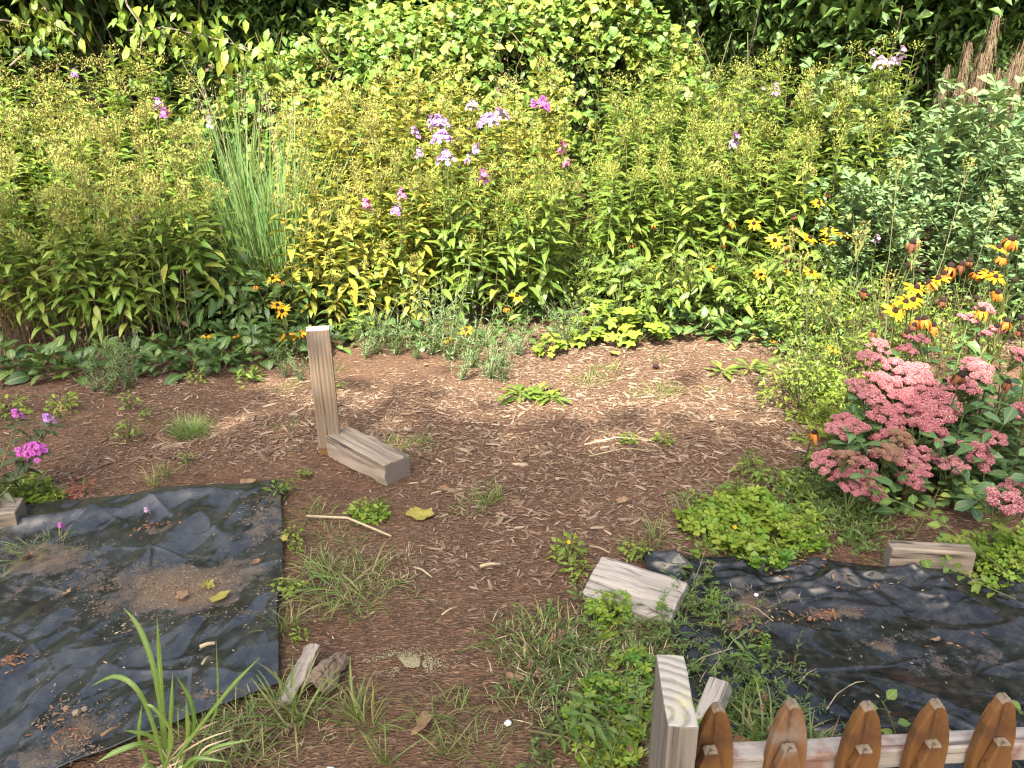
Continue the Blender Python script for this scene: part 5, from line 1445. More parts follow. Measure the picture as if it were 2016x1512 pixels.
# picket fence
def picket_mesh(name, w, h, th, mats, seed, tipw=.17, shoulder=.12):
    g = np.random.default_rng(seed)
    side = [(w / 2, 0), (w / 2, h - shoulder), (w / 2 * .95, h - shoulder * .74), (w / 2 * .80, h - shoulder * .46), (w / 2 * .55, h - shoulder * .20), (w / 2 * max(.3, tipw * 1.3), h - shoulder * .05), (w / 2 * tipw, h)]
    out = side + [(-x, z) for x, z in side[::-1]]
    bm = bmesh.new()
    f = bm.faces.new([bm.verts.new((x + g.normal(0, .0005), -th / 2, z)) for x, z in out])
    r = bmesh.ops.extrude_face_region(bm, geom=[f])
    for v in r['geom']:
        if isinstance(v, bmesh.types.BMVert): v.co.y += th
    bmesh.ops.recalc_face_normals(bm, faces=bm.faces)
    es = [e for e in bm.edges if abs(e.verts[0].co.y - e.verts[1].co.y) < 1e-6 and max(e.verts[0].co.z, e.verts[1].co.z) > .05]
    bmesh.ops.bevel(bm, geom=es, offset=.0035, segments=2, affect='EDGES', profile=.5)
    for q in bm.faces:
        if q.calc_center_median().z > h - .010 and len(mats) > 1: q.material_index = 1
    me = bpy.data.meshes.new(name); bm.to_mesh(me); bm.free()
    for m in mats: me.materials.append(m)
    return me
fence = thing('picket_fence', (1.0, 1.12, 0), 'low brown stained picket fence with pointed pickets on both sides of a peeling white rail', 'fence')
fo_ = np.array((1.0, 1.12, 0))
PK = [(1416, 1396, 'picket'), (1563, 1386, 'picket_worn'), (1708, 1383, 'picket'), (1842, 1377, 'picket'), (1976, 1368, 'picket'), (2105, 1362, 'picket')]
ZP = .52
tips = [G(px, py, ZP) for px, py, _ in PK]
for i, ((px, py, mt), tp) in enumerate(zip(PK, tips)):
    t = tp - fo_
    wd = .073 * np.hypot(tp[1], CAM_H - ZP) / 1.63
    o = obj('picket', picket_mesh('picket', wd, ZP + .03, .022, [M[mt], M['picket_tip']], 30 + i), fence, mat4((t[0], t[1], -.03), .06 + rng.normal(0, .03), 0, rng.normal(0, .012)))
    o['label'] = 'worn picket with bare grey patches' if mt == 'picket_worn' else 'brown stained pointed picket'
    fx = {0: 1400, 1: 1556, 2: 1704, 3: 1837, 4: 1972, 5: 2100}[i]
    zf = .456 - .004 * (i % 3) - .003 * i
    f_ = D(fx, 1464, tp[1] - .0245) - fo_
    o = obj('picket', picket_mesh('near_picket', wd * .74, zf + .03, .02, [M[mt], M['picket_tip']], 50 + i, .36, .085), fence, mat4((f_[0], f_[1], -.03), .06))
ra, rb = (tips[0] - fo_), (tips[-1] - fo_)
for z in (.372, .12):
    d_ = rb - ra; yy = .034
    rl = timber_mesh('rail', (.04, .042, float(np.hypot(d_[0], d_[1])) + .16), [M['rail'], M['end_grey']], 60, (3, 3, 24), .002, .003)
    M['rail_z'] = M.get('rail_z') or woodmat('peeling_rail_wood', (.36, .34, .30), (.09, .065, .05), axis=2, gscale=.6, stain=(.13, .05, .03), crack=.8)
    rl.materials[0] = M['rail_z']
    c_ = (ra + rb) / 2
    obj('rail', rl, fence, Matrix.Translation((c_[0] + .02, c_[1] + yy, z)) @ Euler((0, 0, math.atan2(d_[1], d_[0]))).to_matrix().to_4x4() @ Euler((0, PI / 2, 0)).to_matrix().to_4x4())

# ------------------------------------------------------------------ sticks, fallen leaves and stones
def stick(px0, py0, px1, py1, r, label, mat='straw', lift=.012, name='stick'):
    a, b = ong(px0, py0), ong(px1, py1)
    a[2], b[2] = top_z(a[0], a[1]), top_z(b[0], b[1]); lift = min(lift, .012) + r
    m = (a + b) / 2 + np.array((0, .1, .12)) * float(np.linalg.norm(b - a)) * .5
    o_ = np.array((a[0], a[1], a[2] + lift))
    mb = MB(); mb.tube([a - a, (m - a) * .98, b - a], r, r * .75, 6, random.random(), cap=True)
    o = obj(name, mb.mesh(name, M[mat])); o.location = o_
    return tag(o, label, 'stick')
stick(604, 1008, 770, 1052, .0052, 'long pale bare stick on the mulch by the plastic corner')
stick(815, 1120, 850, 1140, .003, 'short thin pale stick in the middle of the mulch', 'straw')
stick(1160, 1080, 1200, 1092, .003, 'thin straw lying near the grey beam end')
stick(945, 1118, 985, 1112, .006, 'stubby pale wood splinter in the middle of the path', 'straw')
stick(1150, 870, 1280, 862, .0025, 'long pale straw lying on the mulch below the two seedlings', 'straw')
stick(1160, 892, 1300, 882, .0022, 'second pale straw close under the seedlings', 'straw')
stick(580, 765, 610, 850, .002, 'thin dry stem beside the upright post', 'dry_stem')
stick(20, 775, 110, 782, .0022, 'thin dry twig along the front of the phlox bed', 'dry_stem')
stick(1040, 1440, 1200, 1490, .0035, 'brown twig arching out of the weeds left of the fence post', 'dry_stem', .03)
stick(960, 1375, 1080, 1382, .003, 'brown twig on the path by the weeds', 'dry_stem')
stick(830, 1215, 890, 1240, .002, 'thin dark twig in the middle of the path', 'dry_stem')
stick(870, 1212, 900, 1196, .0025, 'straw by the middle twig', 'straw')
stick(1660, 705, 1745, 720, .003, 'pale stalk lying out of the sedum', 'straw', .1)
stick(1500, 800, 1520, 770, .002, 'thin stem beside the clover patch edge', 'straw')
stick(395, 1280, 425, 1275, .006, 'pale wood chip lying on the black plastic', 'straw', .05)
stick(200, 1452, 235, 1432, .0045, 'orange dried curl on the plastic near the striped blades', 'dry_leaf', .05)
stick(400, 1320, 412, 1300, .004, 'small pale twig on the plastic', 'straw', .045)

def crumpled(px, py, size, label, mat='dry_leaf', seed=1, curl=1.0, lift=.015, lobes=5, flat=False, name='fallen_leaf'):
    """a fallen leaf, dried into folds"""
    g = np.random.default_rng(seed)
    n = 18
    u, v = np.meshgrid(np.linspace(-1, 1, n), np.linspace(-1, 1, n))
    r = np.hypot(u, v); th = np.arctan2(v, u)
    lim = (1 - .22 * np.abs(np.sin(lobes * th / 2 + seed))) * (.9 if not flat else 1)
    k = np.maximum(np.abs(u), np.abs(v)) / (r + 1e-6)
    X, Y = u * k * lim, v * k * lim * .75
    Z = curl * (.30 * (X ** 2) + .35 * Y ** 2 * (Y > 0)) + curl * .30 * vnoise(u * 1.9 + 5, v * 1.9 + seed, seed) + .10 * curl * vnoise(u * 5, v * 5, seed + 1)
    Pp = np.stack([X * (1 - .25 * curl * np.abs(Y)), Y, Z * .8], -1).reshape(-1, 3) * size * .66
    ix = np.arange(n * n).reshape(n, n)
    Q = np.stack([ix[:-1, :-1], ix[:-1, 1:], ix[1:, 1:], ix[1:, :-1]], -1).reshape(-1, 4)
    o = obj(name, MB().add(Pp, Q, None, 0.3, np.stack([u, v * 3], -1).reshape(-1, 2)).mesh(name, M[mat]))
    p = ong(px, py); p[2] = top_z(p[0], p[1]); lift = .012
    o.location = (p[0], p[1], p[2] + lift); o.rotation_euler = (g.normal(.15, .15), g.normal(0, .15), g.uniform(0, 6.28))
    return tag(o, label, 'leaf')
crumpled(830, 1422, .088, 'big crumpled brown leaf lying on the path near the bottom', seed=3, curl=.55)
crumpled(828, 1008, .10, 'curled yellow-green leaf on the mulch below the timber stub', 'yellow_leaf', 4, 1.0)
crumpled(1012, 1330, .05, 'greyish brown dry leaf on the path edge of the weeds', seed=5)
crumpled(1143, 1222, .055, 'torn tan leaf below the grey beam end', seed=6)
crumpled(1292, 716, .05, 'dark crumpled leaf on the sunlit mulch', 'cone', 7, 1.2)
crumpled(874, 957, .04, 'small reddish dry leaf near the timber stub', seed=8)
crumpled(1225, 982, .05, 'flat tan leaf in the middle of the open mulch', seed=9, curl=.5)
crumpled(358, 1167, .05, 'pale tan leaf in the soil hollow of the plastic', seed=10, curl=.6, lift=.03)
crumpled(432, 1170, .055, 'flat yellow leaf on the plastic beside the soil hollow', 'yellow_leaf', 11, .25, .035, flat=True)
crumpled(408, 1150, .05, 'rolled green leaf at the soil hollow of the plastic', 'yellow_leaf', 12, 1.5, .04)
crumpled(52, 1093, .05, 'brown leaf on the grass tuft over the plastic', seed=13, lift=.05)
crumpled(130, 1168, .035, 'small knot of dry plant bits on the plastic', seed=14, curl=1.4, lift=.045)
crumpled(505, 1110, .03, 'small dark curled leaf on the plastic', seed=15, curl=1.4, lift=.04)
crumpled(487, 948, .06, 'orange-brown curled leaf on the far edge of the plastic', seed=16, lift=.04)
crumpled(1840, 1268, .03, 'small tan leaf on the plastic behind the pickets', seed=17, lift=.04)
crumpled(560, 1063, .03, 'small yellow-green leaf on the plastic edge', 'yellow_leaf', 18, .3, .04)
crumpled(604, 928, .05, 'bright yellow-green leaf left of the timber stub', 'yellow_leaf', 19, .6)
crumpled(1210, 694, .07, 'pale yellow leaf on the mulch below the lime mound', 'yellow_leaf', 20, .8)
crumpled(1228, 672, .05, 'pale yellow leaf at the foot of the lime mound', 'yellow_leaf', 23, .8)
crumpled(1445, 678, .07, 'yellow leaf under the daisies at the bed edge', 'yellow_leaf', 21, .8)
crumpled(838, 712, .03, 'small orange leaf at the front of the feathery plants', seed=22, curl=.6)
crumpled(250, 1245, .03, 'small dark leaf bits on the plastic', 'soil_crumb', 24, 1.2, .045)
for px, py, s, lab in ((650, 1500, .012, 'small white pebble near the bottom of the path'), (1000, 1418, .009, 'tiny pale pebble on the path by the weeds'), (1488, 1178, .007, 'pale stub on the bunched plastic'), (130, 1395, .008, 'small clod on the plastic'), (150, 1402, .010, 'rounder clod on the plastic'), (165, 1392, .008, 'third clod on the plastic')):
    p = ong(px, py)
    g = np.random.default_rng(px)
    bm = bmesh.new(); bmesh.ops.create_icosphere(bm, subdivisions=2, radius=s)
    for v in bm.verts: v.co *= 1 + .25 * g.normal() * .5; v.co.z *= .7
    me = bpy.data.meshes.new('pebble'); bm.to_mesh(me); bm.free()
    me.materials.append(M['soil_crumb'] if 'clod' in lab else M['pebble'])
    o = obj('clod' if 'clod' in lab else 'pebble', me); o.location = (p[0], p[1], top_z(p[0], p[1]) + s * .5); tag(o, lab, 'pebble')

# ------------------------------------------------------------------ grass tufts
def tuft_mb(seed, n, L, W, spread, flat=.0):
    g = np.random.default_rng(seed); mb = MB()
    for j in range(6):
        tp = thin_blade(L, W, 5, g.uniform(.6, 2.0), g.uniform(.55, 1.45) - flat)
        m = max(1, n // 6); a = g.uniform(0, 6.28, m); r = spread * np.sqrt(g.random(m))
        mb.scatter(tp, np.stack([r * np.cos(a), r * np.sin(a), 0 * a], 1), a + g.normal(0, .9, m), g.normal(0, .15, m), g.normal(0, .25, m), g.uniform(.45, 1.15, m), g.random(m))
    return mb
TU = [tuft_mb(i, k, l, w, s, f).mesh('grass_tuft', M['grass']) for i, (k, l, w, s, f) in enumerate(((42, .13, .004, .04, .1), (60, .12, .0034, .09, .5), (30, .18, .0045, .03, 0), (60, .08, .0028, .08, .35)))]
TUFTS = [(700, 1140, 1, 1.3), (660, 1150, 1, 1.1), (640, 1110, 1, .8), (720, 1170, 1, .8), (690, 1190, 3, .9), (955, 985, 0, .65), (925, 990, 3, .8), (980, 975, 2, .5), (800, 866, 3, 1.0), (775, 868, 3, .8), (830, 868, 3, .7),
         (1165, 735, 3, 1.0), (1190, 722, 3, .9), (1150, 748, 3, .8), (1210, 712, 3, .7), (1290, 762, 3, .9), (1320, 758, 3, .9), (1260, 766, 3, .7), (1300, 700, 3, .6), (1405, 760, 3, .6), (590, 1395, 0, 1.2), (560, 1375, 0, .9), (700, 1400, 2, .8), (720, 1420, 0, .8), (500, 1385, 1, .8), (470, 1420, 1, .8),
         (850, 1400, 1, .7), (900, 1405, 1, .7), (940, 1470, 3, .8), (880, 1470, 2, .6), (555, 1235, 2, .55), (575, 1225, 2, .5), (70, 1075, 1, 1.0), (110, 1065, 0, .7), (30, 1090, 1, .9), (1010, 1260, 1, .9), (1090, 1250, 1, 1.0), (1060, 1290, 0, .8), 
         (300, 950, 2, .6), (330, 930, 2, .5), (650, 1045, 3, .8), (620, 1000, 3, .9), (700, 1060, 3, .6), (15, 830, 1, .6), (20, 800, 1, .5), (600, 745, 3, .7), (560, 760, 3, .6), (660, 720, 3, .6), (1360, 1000, 1, .8), (1250, 1080, 1, .6), (1290, 1060, 0, .7), (1040, 1395, 1, .7), (760, 1490, 2, .6), (430, 1460, 1, .8), (480, 1490, 1, .9), (390, 1430, 1, .8), (1500, 1470, 0, 1.2), (1450, 1450, 1, 1.1), (1530, 1440, 1, 1.0), (1590, 1500, 0, 1.0), (570, 830, 3, .6)]
for px, py, k, s in TUFTS:
    p = ong(px, py)
    o = obj('grass_tuft', TU[k]); o.location = p + (0, 0, .002); o.rotation_euler = (0, 0, random.uniform(0, 6.28)); o.scale = (s,) * 3
    tag(o, f'{["upright","sprawling","thin tall","short fine"][k]} green grass tuft {where(px, py)}', 'grass', 'grass tufts on the open ground')
# the airy round tuft on the mulch
r_ = thing('airy_tuft', ong(375, 850), 'round airy dark green tuft standing alone on the mulch before the left bed', 'plant')
f_ = obj('foliage', tuft_mb(77, 420, .12, .0016, .06, -.1).mesh('airy_tuft', M['weed']), r_); f_['kind'] = 'stuff'

# ------------------------------------------------------------------ striped arching blades in front
r_ = thing('striped_leaf_plant', ong(330, 1530), 'plant of long arching striped green blades at the near edge of the plastic', 'plant')
rb_ = np.array(r_.location)
def blade_through(pts, w, mat='daylily', base_px=None):
    """a long blade whose spine runs through the given points"""
    pts = np.array(pts) - rb_
    t = np.linspace(0, 1, 14)
    k = np.linspace(0, 1, len(pts))
    # smooth spline through the points
    c = np.stack([np.interp(t, k, pts[:, i]) for i in range(3)], 1)
    for _ in range(2): c[1:-1] = (c[:-2] + 2 * c[1:-1] + c[2:]) / 4
    d = np.gradient(c, axis=0); d /= np.linalg.norm(d, axis=1)[:, None]
    s = np.cross(d, np.array((0, -.75, .66))); s /= np.linalg.norm(s, axis=1)[:, None] + 1e-9
    nn_ = np.cross(s, d)
    ww = (w / 2 * np.minimum(1, (1 - t) * 3.2 + .05) * (.75 + .25 * np.minimum(1, t * 5)))[:, None]
    V = np.stack([c + s * ww - nn_ * ww * .35, c, c - s * ww - nn_ * ww * .35], 1).reshape(-1, 3)
    uv = np.stack([np.stack([t, 1 + 0 * t], 1), np.stack([t, 0 * t], 1), np.stack([t, -1 + 0 * t], 1)], 1).reshape(-1, 2)
    Q = []
    for i in range(13):
        q = 3 * i; Q += [(q + 1, q + 4, q + 3, q), (q + 2, q + 5, q + 4, q + 1)]
    obj('blade', MB().add(V, Q, None, random.random(), uv).mesh('blade', M[mat]), r_)
by = float(ong(330, 1530)[1])
for ps, w in (([(325, 1520, 0), (318, 1400, .03), (300, 1300, .06), (270, 1225, .09), (242, 1196, .10)], .0125), ([(328, 1520, 0), (320, 1400, .02), (312, 1290, .03), (309, 1212, .02)], .011), ([(325, 1520, 0), (300, 1420, -.02), (270, 1350, -.03), (225, 1325, 0), (178, 1352, .03)], .011),
              ([(330, 1520, 0), (335, 1420, .0), (340, 1325, .02)], .0095), ([(340, 1500, 0), (400, 1420, -.02), (460, 1345, -.03), (512, 1294, -.02)], .0085), ([(345, 1520, 0), (385, 1430, .02), (375, 1375, .03), (344, 1327, .03)], .010), ([(315, 1480, 0), (275, 1462, -.04), (225, 1480, -.06), (190, 1502, -.07)], .012),
              ([(318, 1470, 0), (290, 1445, -.02), (245, 1438, -.04)], .010), ([(350, 1520, 0), (370, 1450, .01), (366, 1375, .01)], .0105), ([(320, 1520, 0), (345, 1445, -.02), (300, 1390, -.03), (282, 1385, -.02)], .008), ([(300, 1530, 0), (270, 1450, -.01), (280, 1386, 0)], .008), ([(350, 1530, 0), (420, 1470, -.03), (500, 1455, -.03)], .007), ([(345, 1530, 0), (380, 1490, -.03), (450, 1500, -.04)], .009), ([(310, 1530, 0), (295, 1500, -.03), (270, 1520, -.05)], .009), ([(360, 1530, 0), (430, 1400, .04), (428, 1330, .05), (425, 1250, .05)], .004)):
    blade_through([D(px, py, by + dy_) for px, py, dy_ in ps], w)
g = np.random.default_rng(4)
for i in range(10):
    x, y = g.uniform(290, 470), g.uniform(1400, 1500)
    blade_through([D(340 + g.normal(0, 20), 1520, by), D((x + 340) / 2, y + 20, by), D(x, y, by + .03)], .004, 'straw')

# ------------------------------------------------------------------ flat rosettes, clover and small plants on the mulch
def serrate(L, W): return leaf_tpl(L, W, 12, 'spat', .5, .12, 0, .06, .42)
DAND = leaf_meshes('toothed_leaf', 'fresh', [serrate(.15, .04), serrate(.12, .034), serrate(.17, .036)])
def flat_rosette(seed, n, meshes, up=.18):
    g = np.random.default_rng(seed)
    return [('leaf', meshes[i % len(meshes)], mat4((0, 0, .004 + .002 * i), i * 2.4 + g.normal(0, .3), up + g.normal(0, .08), g.normal(0, .15), g.uniform(.6, 1.1))) for i in range(n)]
DR = [flat_rosette(1, 18, DAND), flat_rosette(2, 14, DAND, .3)]
for px, py, s, k, lab in ((1022, 772, 1.0, 0, 'flat dandelion rosette on the mulch in front of the bed'), (1085, 780, .75, 0, 'smaller dandelion rosette joined to the flat one'), (1060, 768, .8, 1, 'raised dandelion leaves between the two flat rosettes'), (1420, 728, .85, 1, 'bright toothed rosette on the sunlit mulch right of the lime mound'), (1475, 722, .85, 1, 'pale toothed rosette beside the daisies at the bed edge'), (1236, 862, .35, 1, 'tiny pale seedling in the open mulch'), (495, 738, .75, 1, 'yellow-green leafy rosette at the bed edge before the post')):
    spawn('dandelion', DR[k], ong(px, py), lab, 'plant', None, random.uniform(0, 6), s)
SEED = filler(601, 'fresh', leaf_tpl(.05, .02, 3, 'ovate', .4, .2), 26, .05, .13, 4)
SEED2 = filler(602, 'lime', leaf_tpl(.03, .02, 3, 'ovate', .4, .2), 60, .07, .08, 6)
SPR = [(258, 800, 0, .9), (252, 860, 0, 1.0), (288, 822, 0, .6), (368, 905, 0, .5), (128, 800, 1, 1.2), (20, 810, 1, 1.3), (55, 965, 1, 1.3), (90, 968, 1, 1.1), (30, 975, 1, 1.2), (110, 975, 1, .9), (1306, 862, 1, .7), (1238, 860, 1, .6), (725, 1000, 1, 1.3), (705, 1005, 1, 1.0), (745, 1008, 1, .9), (600, 930, 0, .6), (565, 960, 0, .9), (545, 970, 0, 1.0), (575, 1045, 1, .8), (580, 1070, 1, .6), (560, 1155, 1, .9), (575, 1155, 1, .9), (590, 1245, 1, .6), (1120, 1090, 1, 1.3), (1125, 1110, 0, 1.0), (1140, 1130, 1, 1.0), (1250, 1095, 1, 1.0), (1262, 1105, 0, .8), (490, 745, 0, 1.0), (1500, 780, 1, .5), (1568, 820, 1, .7), (1512, 765, 0, .3), (1575, 860, 1, .6), (385, 740, 1, .9), (670, 760, 0, .5), (1465, 930, 0, 1.1), (1500, 945, 0, 1.2), (1450, 960, 0, .9), (1530, 960, 0, 1.3), (1560, 955, 1, 1.4), (1590, 975, 0, 1.1), (1480, 915, 0, .9), (1555, 985, 0, 1.0)]
for px, py, k, s in SPR:
    spawn('seedling', SEED if k == 0 else SEED2, ong(px, py), f'{"upright" if k == 0 else "low bushy"} green weed {where(px, py - 20)}', 'plant', 'small weeds on the mulch', random.uniform(0, 6), s * (.85 if py < 930 else .62))
# red seedling, lone
r_ = thing('red_weed', ong(162, 965), 'dark red weed at the far edge of the plastic', 'plant')
rw = filler(603, 'cone', leaf_tpl(.03, .012, 3, 'ovate', .4, .2), 40, .04, .08, 4)
M['red'] = leafmat('red_leaf', [(.16, .03, .03), (.22, .05, .04), (.12, .03, .02)], .3)
rw[1][1].materials[0] = M['red']
obj('stem', rw[0][1], r_); f_ = obj('foliage', rw[1][1], r_); f_['kind'] = 'stuff'

def clover_patch(name, poly, n, h, label, seed, size=.016, mat='clover'):
    g = np.random.default_rng(seed)
    pw = [tuple(G(*q)[:2]) for q in poly]
    xs, ys = zip(*pw)
    x = g.uniform(min(xs), max(xs), n * 5); y = g.uniform(min(ys), max(ys), n * 5)
    s = inside(pw, x, y); x, y = x[s][:n], y[s][:n]; m = len(x)
    ed = np.clip(1.3 * vnoise(x * 9, y * 9, seed) + .6, .12, 1)
    z = gz(x, y) + h * ed * (.35 + .65 * g.random(m))
    mb = MB()
    mb.scatter(tri_leaf_tpl(size), np.stack([x, y, z], 1), g.uniform(0, 6.28, m), g.normal(0, .3, m), g.normal(-.15, .3, m), g.uniform(.65, 1.45, m), np.clip(g.random(m) * .5 + .5 * (vnoise(x * 5, y * 5, seed + 2) + .5), 0, .99))
    for i in range(0, m, 2):
        mb.tube([(x[i], y[i], gz(x[i], y[i])), (x[i], y[i], z[i])], .0012, .001, 3, .8)
    o = obj(name, mb.mesh(name, M[mat]))
    return tag(o, label, 'clover', kind='stuff')
clover_patch('clover', [(1335, 1020), (1370, 990), (1450, 975), (1530, 985), (1590, 1005), (1630, 1050), (1620, 1085), (1560, 1095), (1500, 1110), (1450, 1100), (1400, 1070), (1345, 1050)], 640, .075, 'bright green clover spreading over the edge of the bunched plastic', 1, .021)
clover_patch('clover', [(1440, 1100), (1500, 1085), (1560, 1110), (1540, 1135), (1470, 1130)], 130, .06, 'clover hanging down on the bunched plastic', 2)
clover_patch('clover', [(1180, 1290), (1280, 1270), (1290, 1400), (1250, 1512), (1150, 1512), (1110, 1420)], 330, .07, 'clover among the weeds left of the fence post', 3, .014)
clover_patch('clover', [(1160, 1180), (1230, 1180), (1240, 1260), (1180, 1270), (1150, 1220)], 120, .07, 'clover below the grey beam end', 4, .013)
clover_patch('clover', [(690, 985), (760, 985), (765, 1020), (700, 1025)], 70, .04, 'small clover patch on the mulch below the timber stub', 5, .013)
clover_patch('clover', [(10, 940), (80, 930), (125, 965), (90, 985), (10, 985)], 150, .05, 'clover at the far edge of the left plastic', 6, .013)
clover_patch('clover', [(1820, 1105), (1960, 1060), (2030, 1060), (2030, 1180), (1960, 1175), (1880, 1130)], 330, .11, 'clover and seedlings under the sedum at the plastic edge', 7, .015)
clover_patch('clover', [(1370, 1380), (1400, 1420), (1390, 1490), (1370, 1490)], 60, .05, 'clover between the fence post and the first picket', 8, .013)

# ------------------------------------------------------------------ the tangle of weeds by the fence post
def tangle(name, poly, n_st, L, mat, leaf, label, seed, per=16, up=.6, leaf_p=.3, r=.0013):
    g = np.random.default_rng(seed)
    pw = [tuple(G(*q)[:2]) for q in poly]
    xs, ys = zip(*pw)
    x = g.uniform(min(xs), max(xs), n_st * 6); y = g.uniform(min(ys), max(ys), n_st * 6)
    s = inside(pw, x, y); x, y = x[s][:n_st], y[s][:n_st]
    mb = MB()
    for a, b in zip(x, y):
        l = L * g.uniform(.5, 1.2); th = g.uniform(0, 6.28); u = g.uniform(.1, up)
        p0 = np.array((a, b, float(gz(a, b)))); d = np.array((math.cos(th) * math.cos(u), math.sin(th) * math.cos(u), math.sin(u)))
        p1 = p0 + d * l * .5; p2 = p0 + d * l + (g.normal(0, .02), g.normal(0, .02), -.12 * l)
        p2[2] = max(p2[2], p0[2] + .01)
        mb.tube([p0, p1, p2], r, r * .6, 3, g.random(), 1)
        t = g.random(per)
        q = p0 * ((1 - t) ** 2)[:, None] + p1 * (2 * t * (1 - t))[:, None] + p2 * (t * t)[:, None]
        mb.scatter(leaf, q, th + np.where(g.random(per) > .5, .9, -.9) + g.normal(0, .5, per), g.normal(leaf_p, .4, per), g.normal(0, .4, per), g.uniform(.6, 1.35, per), g.random(per), 0)
    o = obj(name, mb.mesh(name, [M[mat], M['dry_stem']]))
    return tag(o, label, 'weeds', kind='stuff')
W1 = [(1010, 1240), (1100, 1210), (1190, 1190), (1300, 1180), (1400, 1190), (1430, 1230), (1400, 1300), (1290, 1300), (1285, 1512), (1080, 1512), (1060, 1420), (1030, 1330)]
tangle('weed_tangle', W1, 250, .15, 'weed', leaf_tpl(.02, .0075, 2, 'ovate', .3, .25), 'tangled small leaved weeds spreading left of the fence post', 1)
tangle('weed_tangle', [(1280, 1190), (1400, 1150), (1440, 1230), (1480, 1290), (1560, 1330), (1560, 1400), (1480, 1440), (1390, 1420), (1380, 1300), (1300, 1290)], 190, .14, 'weed', leaf_tpl(.017, .006, 2, 'ovate', .3, .25), 'wiry grey-green weeds behind the fence post over the plastic', 2, 22, .9)
tangle('weed_tangle', [(1390, 1400), (1540, 1390), (1640, 1450), (1640, 1512), (1400, 1512)], 190, .13, 'weed', leaf_tpl(.022, .007, 2, 'ovate', .3, .25), 'weeds growing through the foot of the picket fence', 3)
tangle('dry_tangle', [(1010, 1260), (1200, 1220), (1290, 1290), (1280, 1440), (1100, 1440), (1040, 1340)], 330, .17, 'straw', thin_blade(.04, .002, 2, .5, .3), 'dry straw and dead stems woven through the weeds', 4, 3, .35)
tangle('dry_tangle', [(560, 1080), (830, 1090), (840, 1180), (640, 1210), (560, 1180)], 130, .10, 'straw', thin_blade(.03, .0015, 2, .5, .3), 'dry grass blades scattered over the tuft in the path', 5, 3, .2)
tangle('dry_tangle', [(380, 1400), (560, 1360), (700, 1390), (620, 1450), (420, 1512)], 90, .10, 'straw', thin_blade(.03, .0015, 2, .5, .3), 'dry grass at the near edge of the left plastic', 6, 3, .3)
tangle('dry_tangle', [(250, 1110), (500, 1080), (560, 1130), (540, 1230), (300, 1200)], 46, .06, 'dry_stem', thin_blade(.02, .001, 2, .5, .3), 'fine dry rootlets on the left plastic', 7, 2, .15)
tangle('dry_tangle', [(1430, 1170), (1530, 1160), (1560, 1220), (1450, 1260)], 46, .09, 'straw', thin_blade(.02, .001, 2, .5, .3), 'dead grass clump on the bunched plastic', 8, 2, .7)
tangle('weed_tangle', [(1330, 1010), (1400, 975), (1500, 960), (1620, 1000), (1640, 1080), (1500, 1110), (1400, 1085)], 150, .12, 'fresh', leaf_tpl(.022, .010, 2, 'ovate', .3, .25), 'loose small weeds mixed into the bright clover patch', 11)
tangle('weed_tangle', [(1530, 920), (1640, 900), (1720, 960), (1740, 1080), (1690, 1090), (1620, 1030), (1560, 980)], 230, .13, 'weed', leaf_tpl(.024, .010, 2, 'ovate', .3, .25), 'dim leafy weeds under the pink sedum domes', 9)
tangle('weed_tangle', [(1590, 760), (1640, 740), (1690, 780), (1650, 870), (1610, 850)], 160, .15, 'lime', leaf_tpl(.028, .012, 2, 'ovate', .3, .25), 'pale green weeds at the sunlit edge of the mulch before the sedum', 10, 16, 1.2)

# larger single weeds in front: each leaf its own
WL = leaf_meshes('weed_leaf', 'weed', [leaf_tpl(.055, .016, 4, 'lance', d, .25) for d in (.3, .7, 1.2)])
WH = leaf_meshes('heart_leaf', 'fresh', [leaf_tpl(.040, .030, 4, 'heart', d, .2, .018) for d in (.3, .7)])
def sprig(name, pts, meshes, n, label, s=1.0, r=.0022, spike=None, cat='plant', pair=True):
    """a leafy stem through PTS, leaves in pairs, maybe a flower spike at its tip"""
    pts = np.array(pts, float); root = thing(name, pts[0], label, cat)
    t = np.linspace(0, 1, 12); k = np.linspace(0, 1, len(pts))
    c = np.stack([np.interp(t, k, pts[:, i]) for i in range(3)], 1) - pts[0]
    c[1:-1] = (c[:-2] + 2 * c[1:-1] + c[2:]) / 4
    mb = MB(); mb.tube(c, r, r * .5, 5, random.random()); obj('stem', mb.mesh('weed_stem', M['stem']), root)
    g = np.random.default_rng(abs(hash(label)) % 1000 if False else int(abs(pts[0][0] * 1000) + n))
    d = c[-1] - c[0]; th = math.atan2(d[1], d[0])
    for i in range(n):
        f = .12 + .88 * (i + .5) / n
        p = np.array([np.interp(f, t, c[:, j]) for j in range(3)])
        for sd in ((1, -1) if pair else ((1,) if i % 2 else (-1,))):
            obj('leaf', meshes[i % len(meshes)], root, mat4(p, th + sd * g.normal(1.2, .35), g.normal(.15, .3), g.normal(0, .3), s * g.uniform(.7, 1.2) * (1.1 - .4 * f)))
    if spike:
        sm = MB(); m = 60
        u = g.random(m); a = g.uniform(0, 6.28, m)
        sm.scatter(leaf_tpl(.011, .007, 2, 'ovate', .2, .3), np.stack([.006 * np.cos(a), .006 * np.sin(a), spike * u], 1), a, g.normal(.4, .3, m), 0, g.uniform(.7, 1.3, m) * (1.3 - .7 * u), g.random(m))
        obj('flower_spike', sm.mesh('flower_spike', M['clover']), root, mat4(c[-1] - (0, 0, spike * .3), 0, 0, g.normal(0, .15)))
    return root
gp = lambda px, py, z=0.0: G(px, py, z)
sprig('spiked_weed', [gp(1520, 1330, .0), gp(1512, 1300, .04), gp(1508, 1272, .085)], WL, 5, 'upright weed with bright green flower spike, before the plastic right of the fence post', .8, spike=.05)
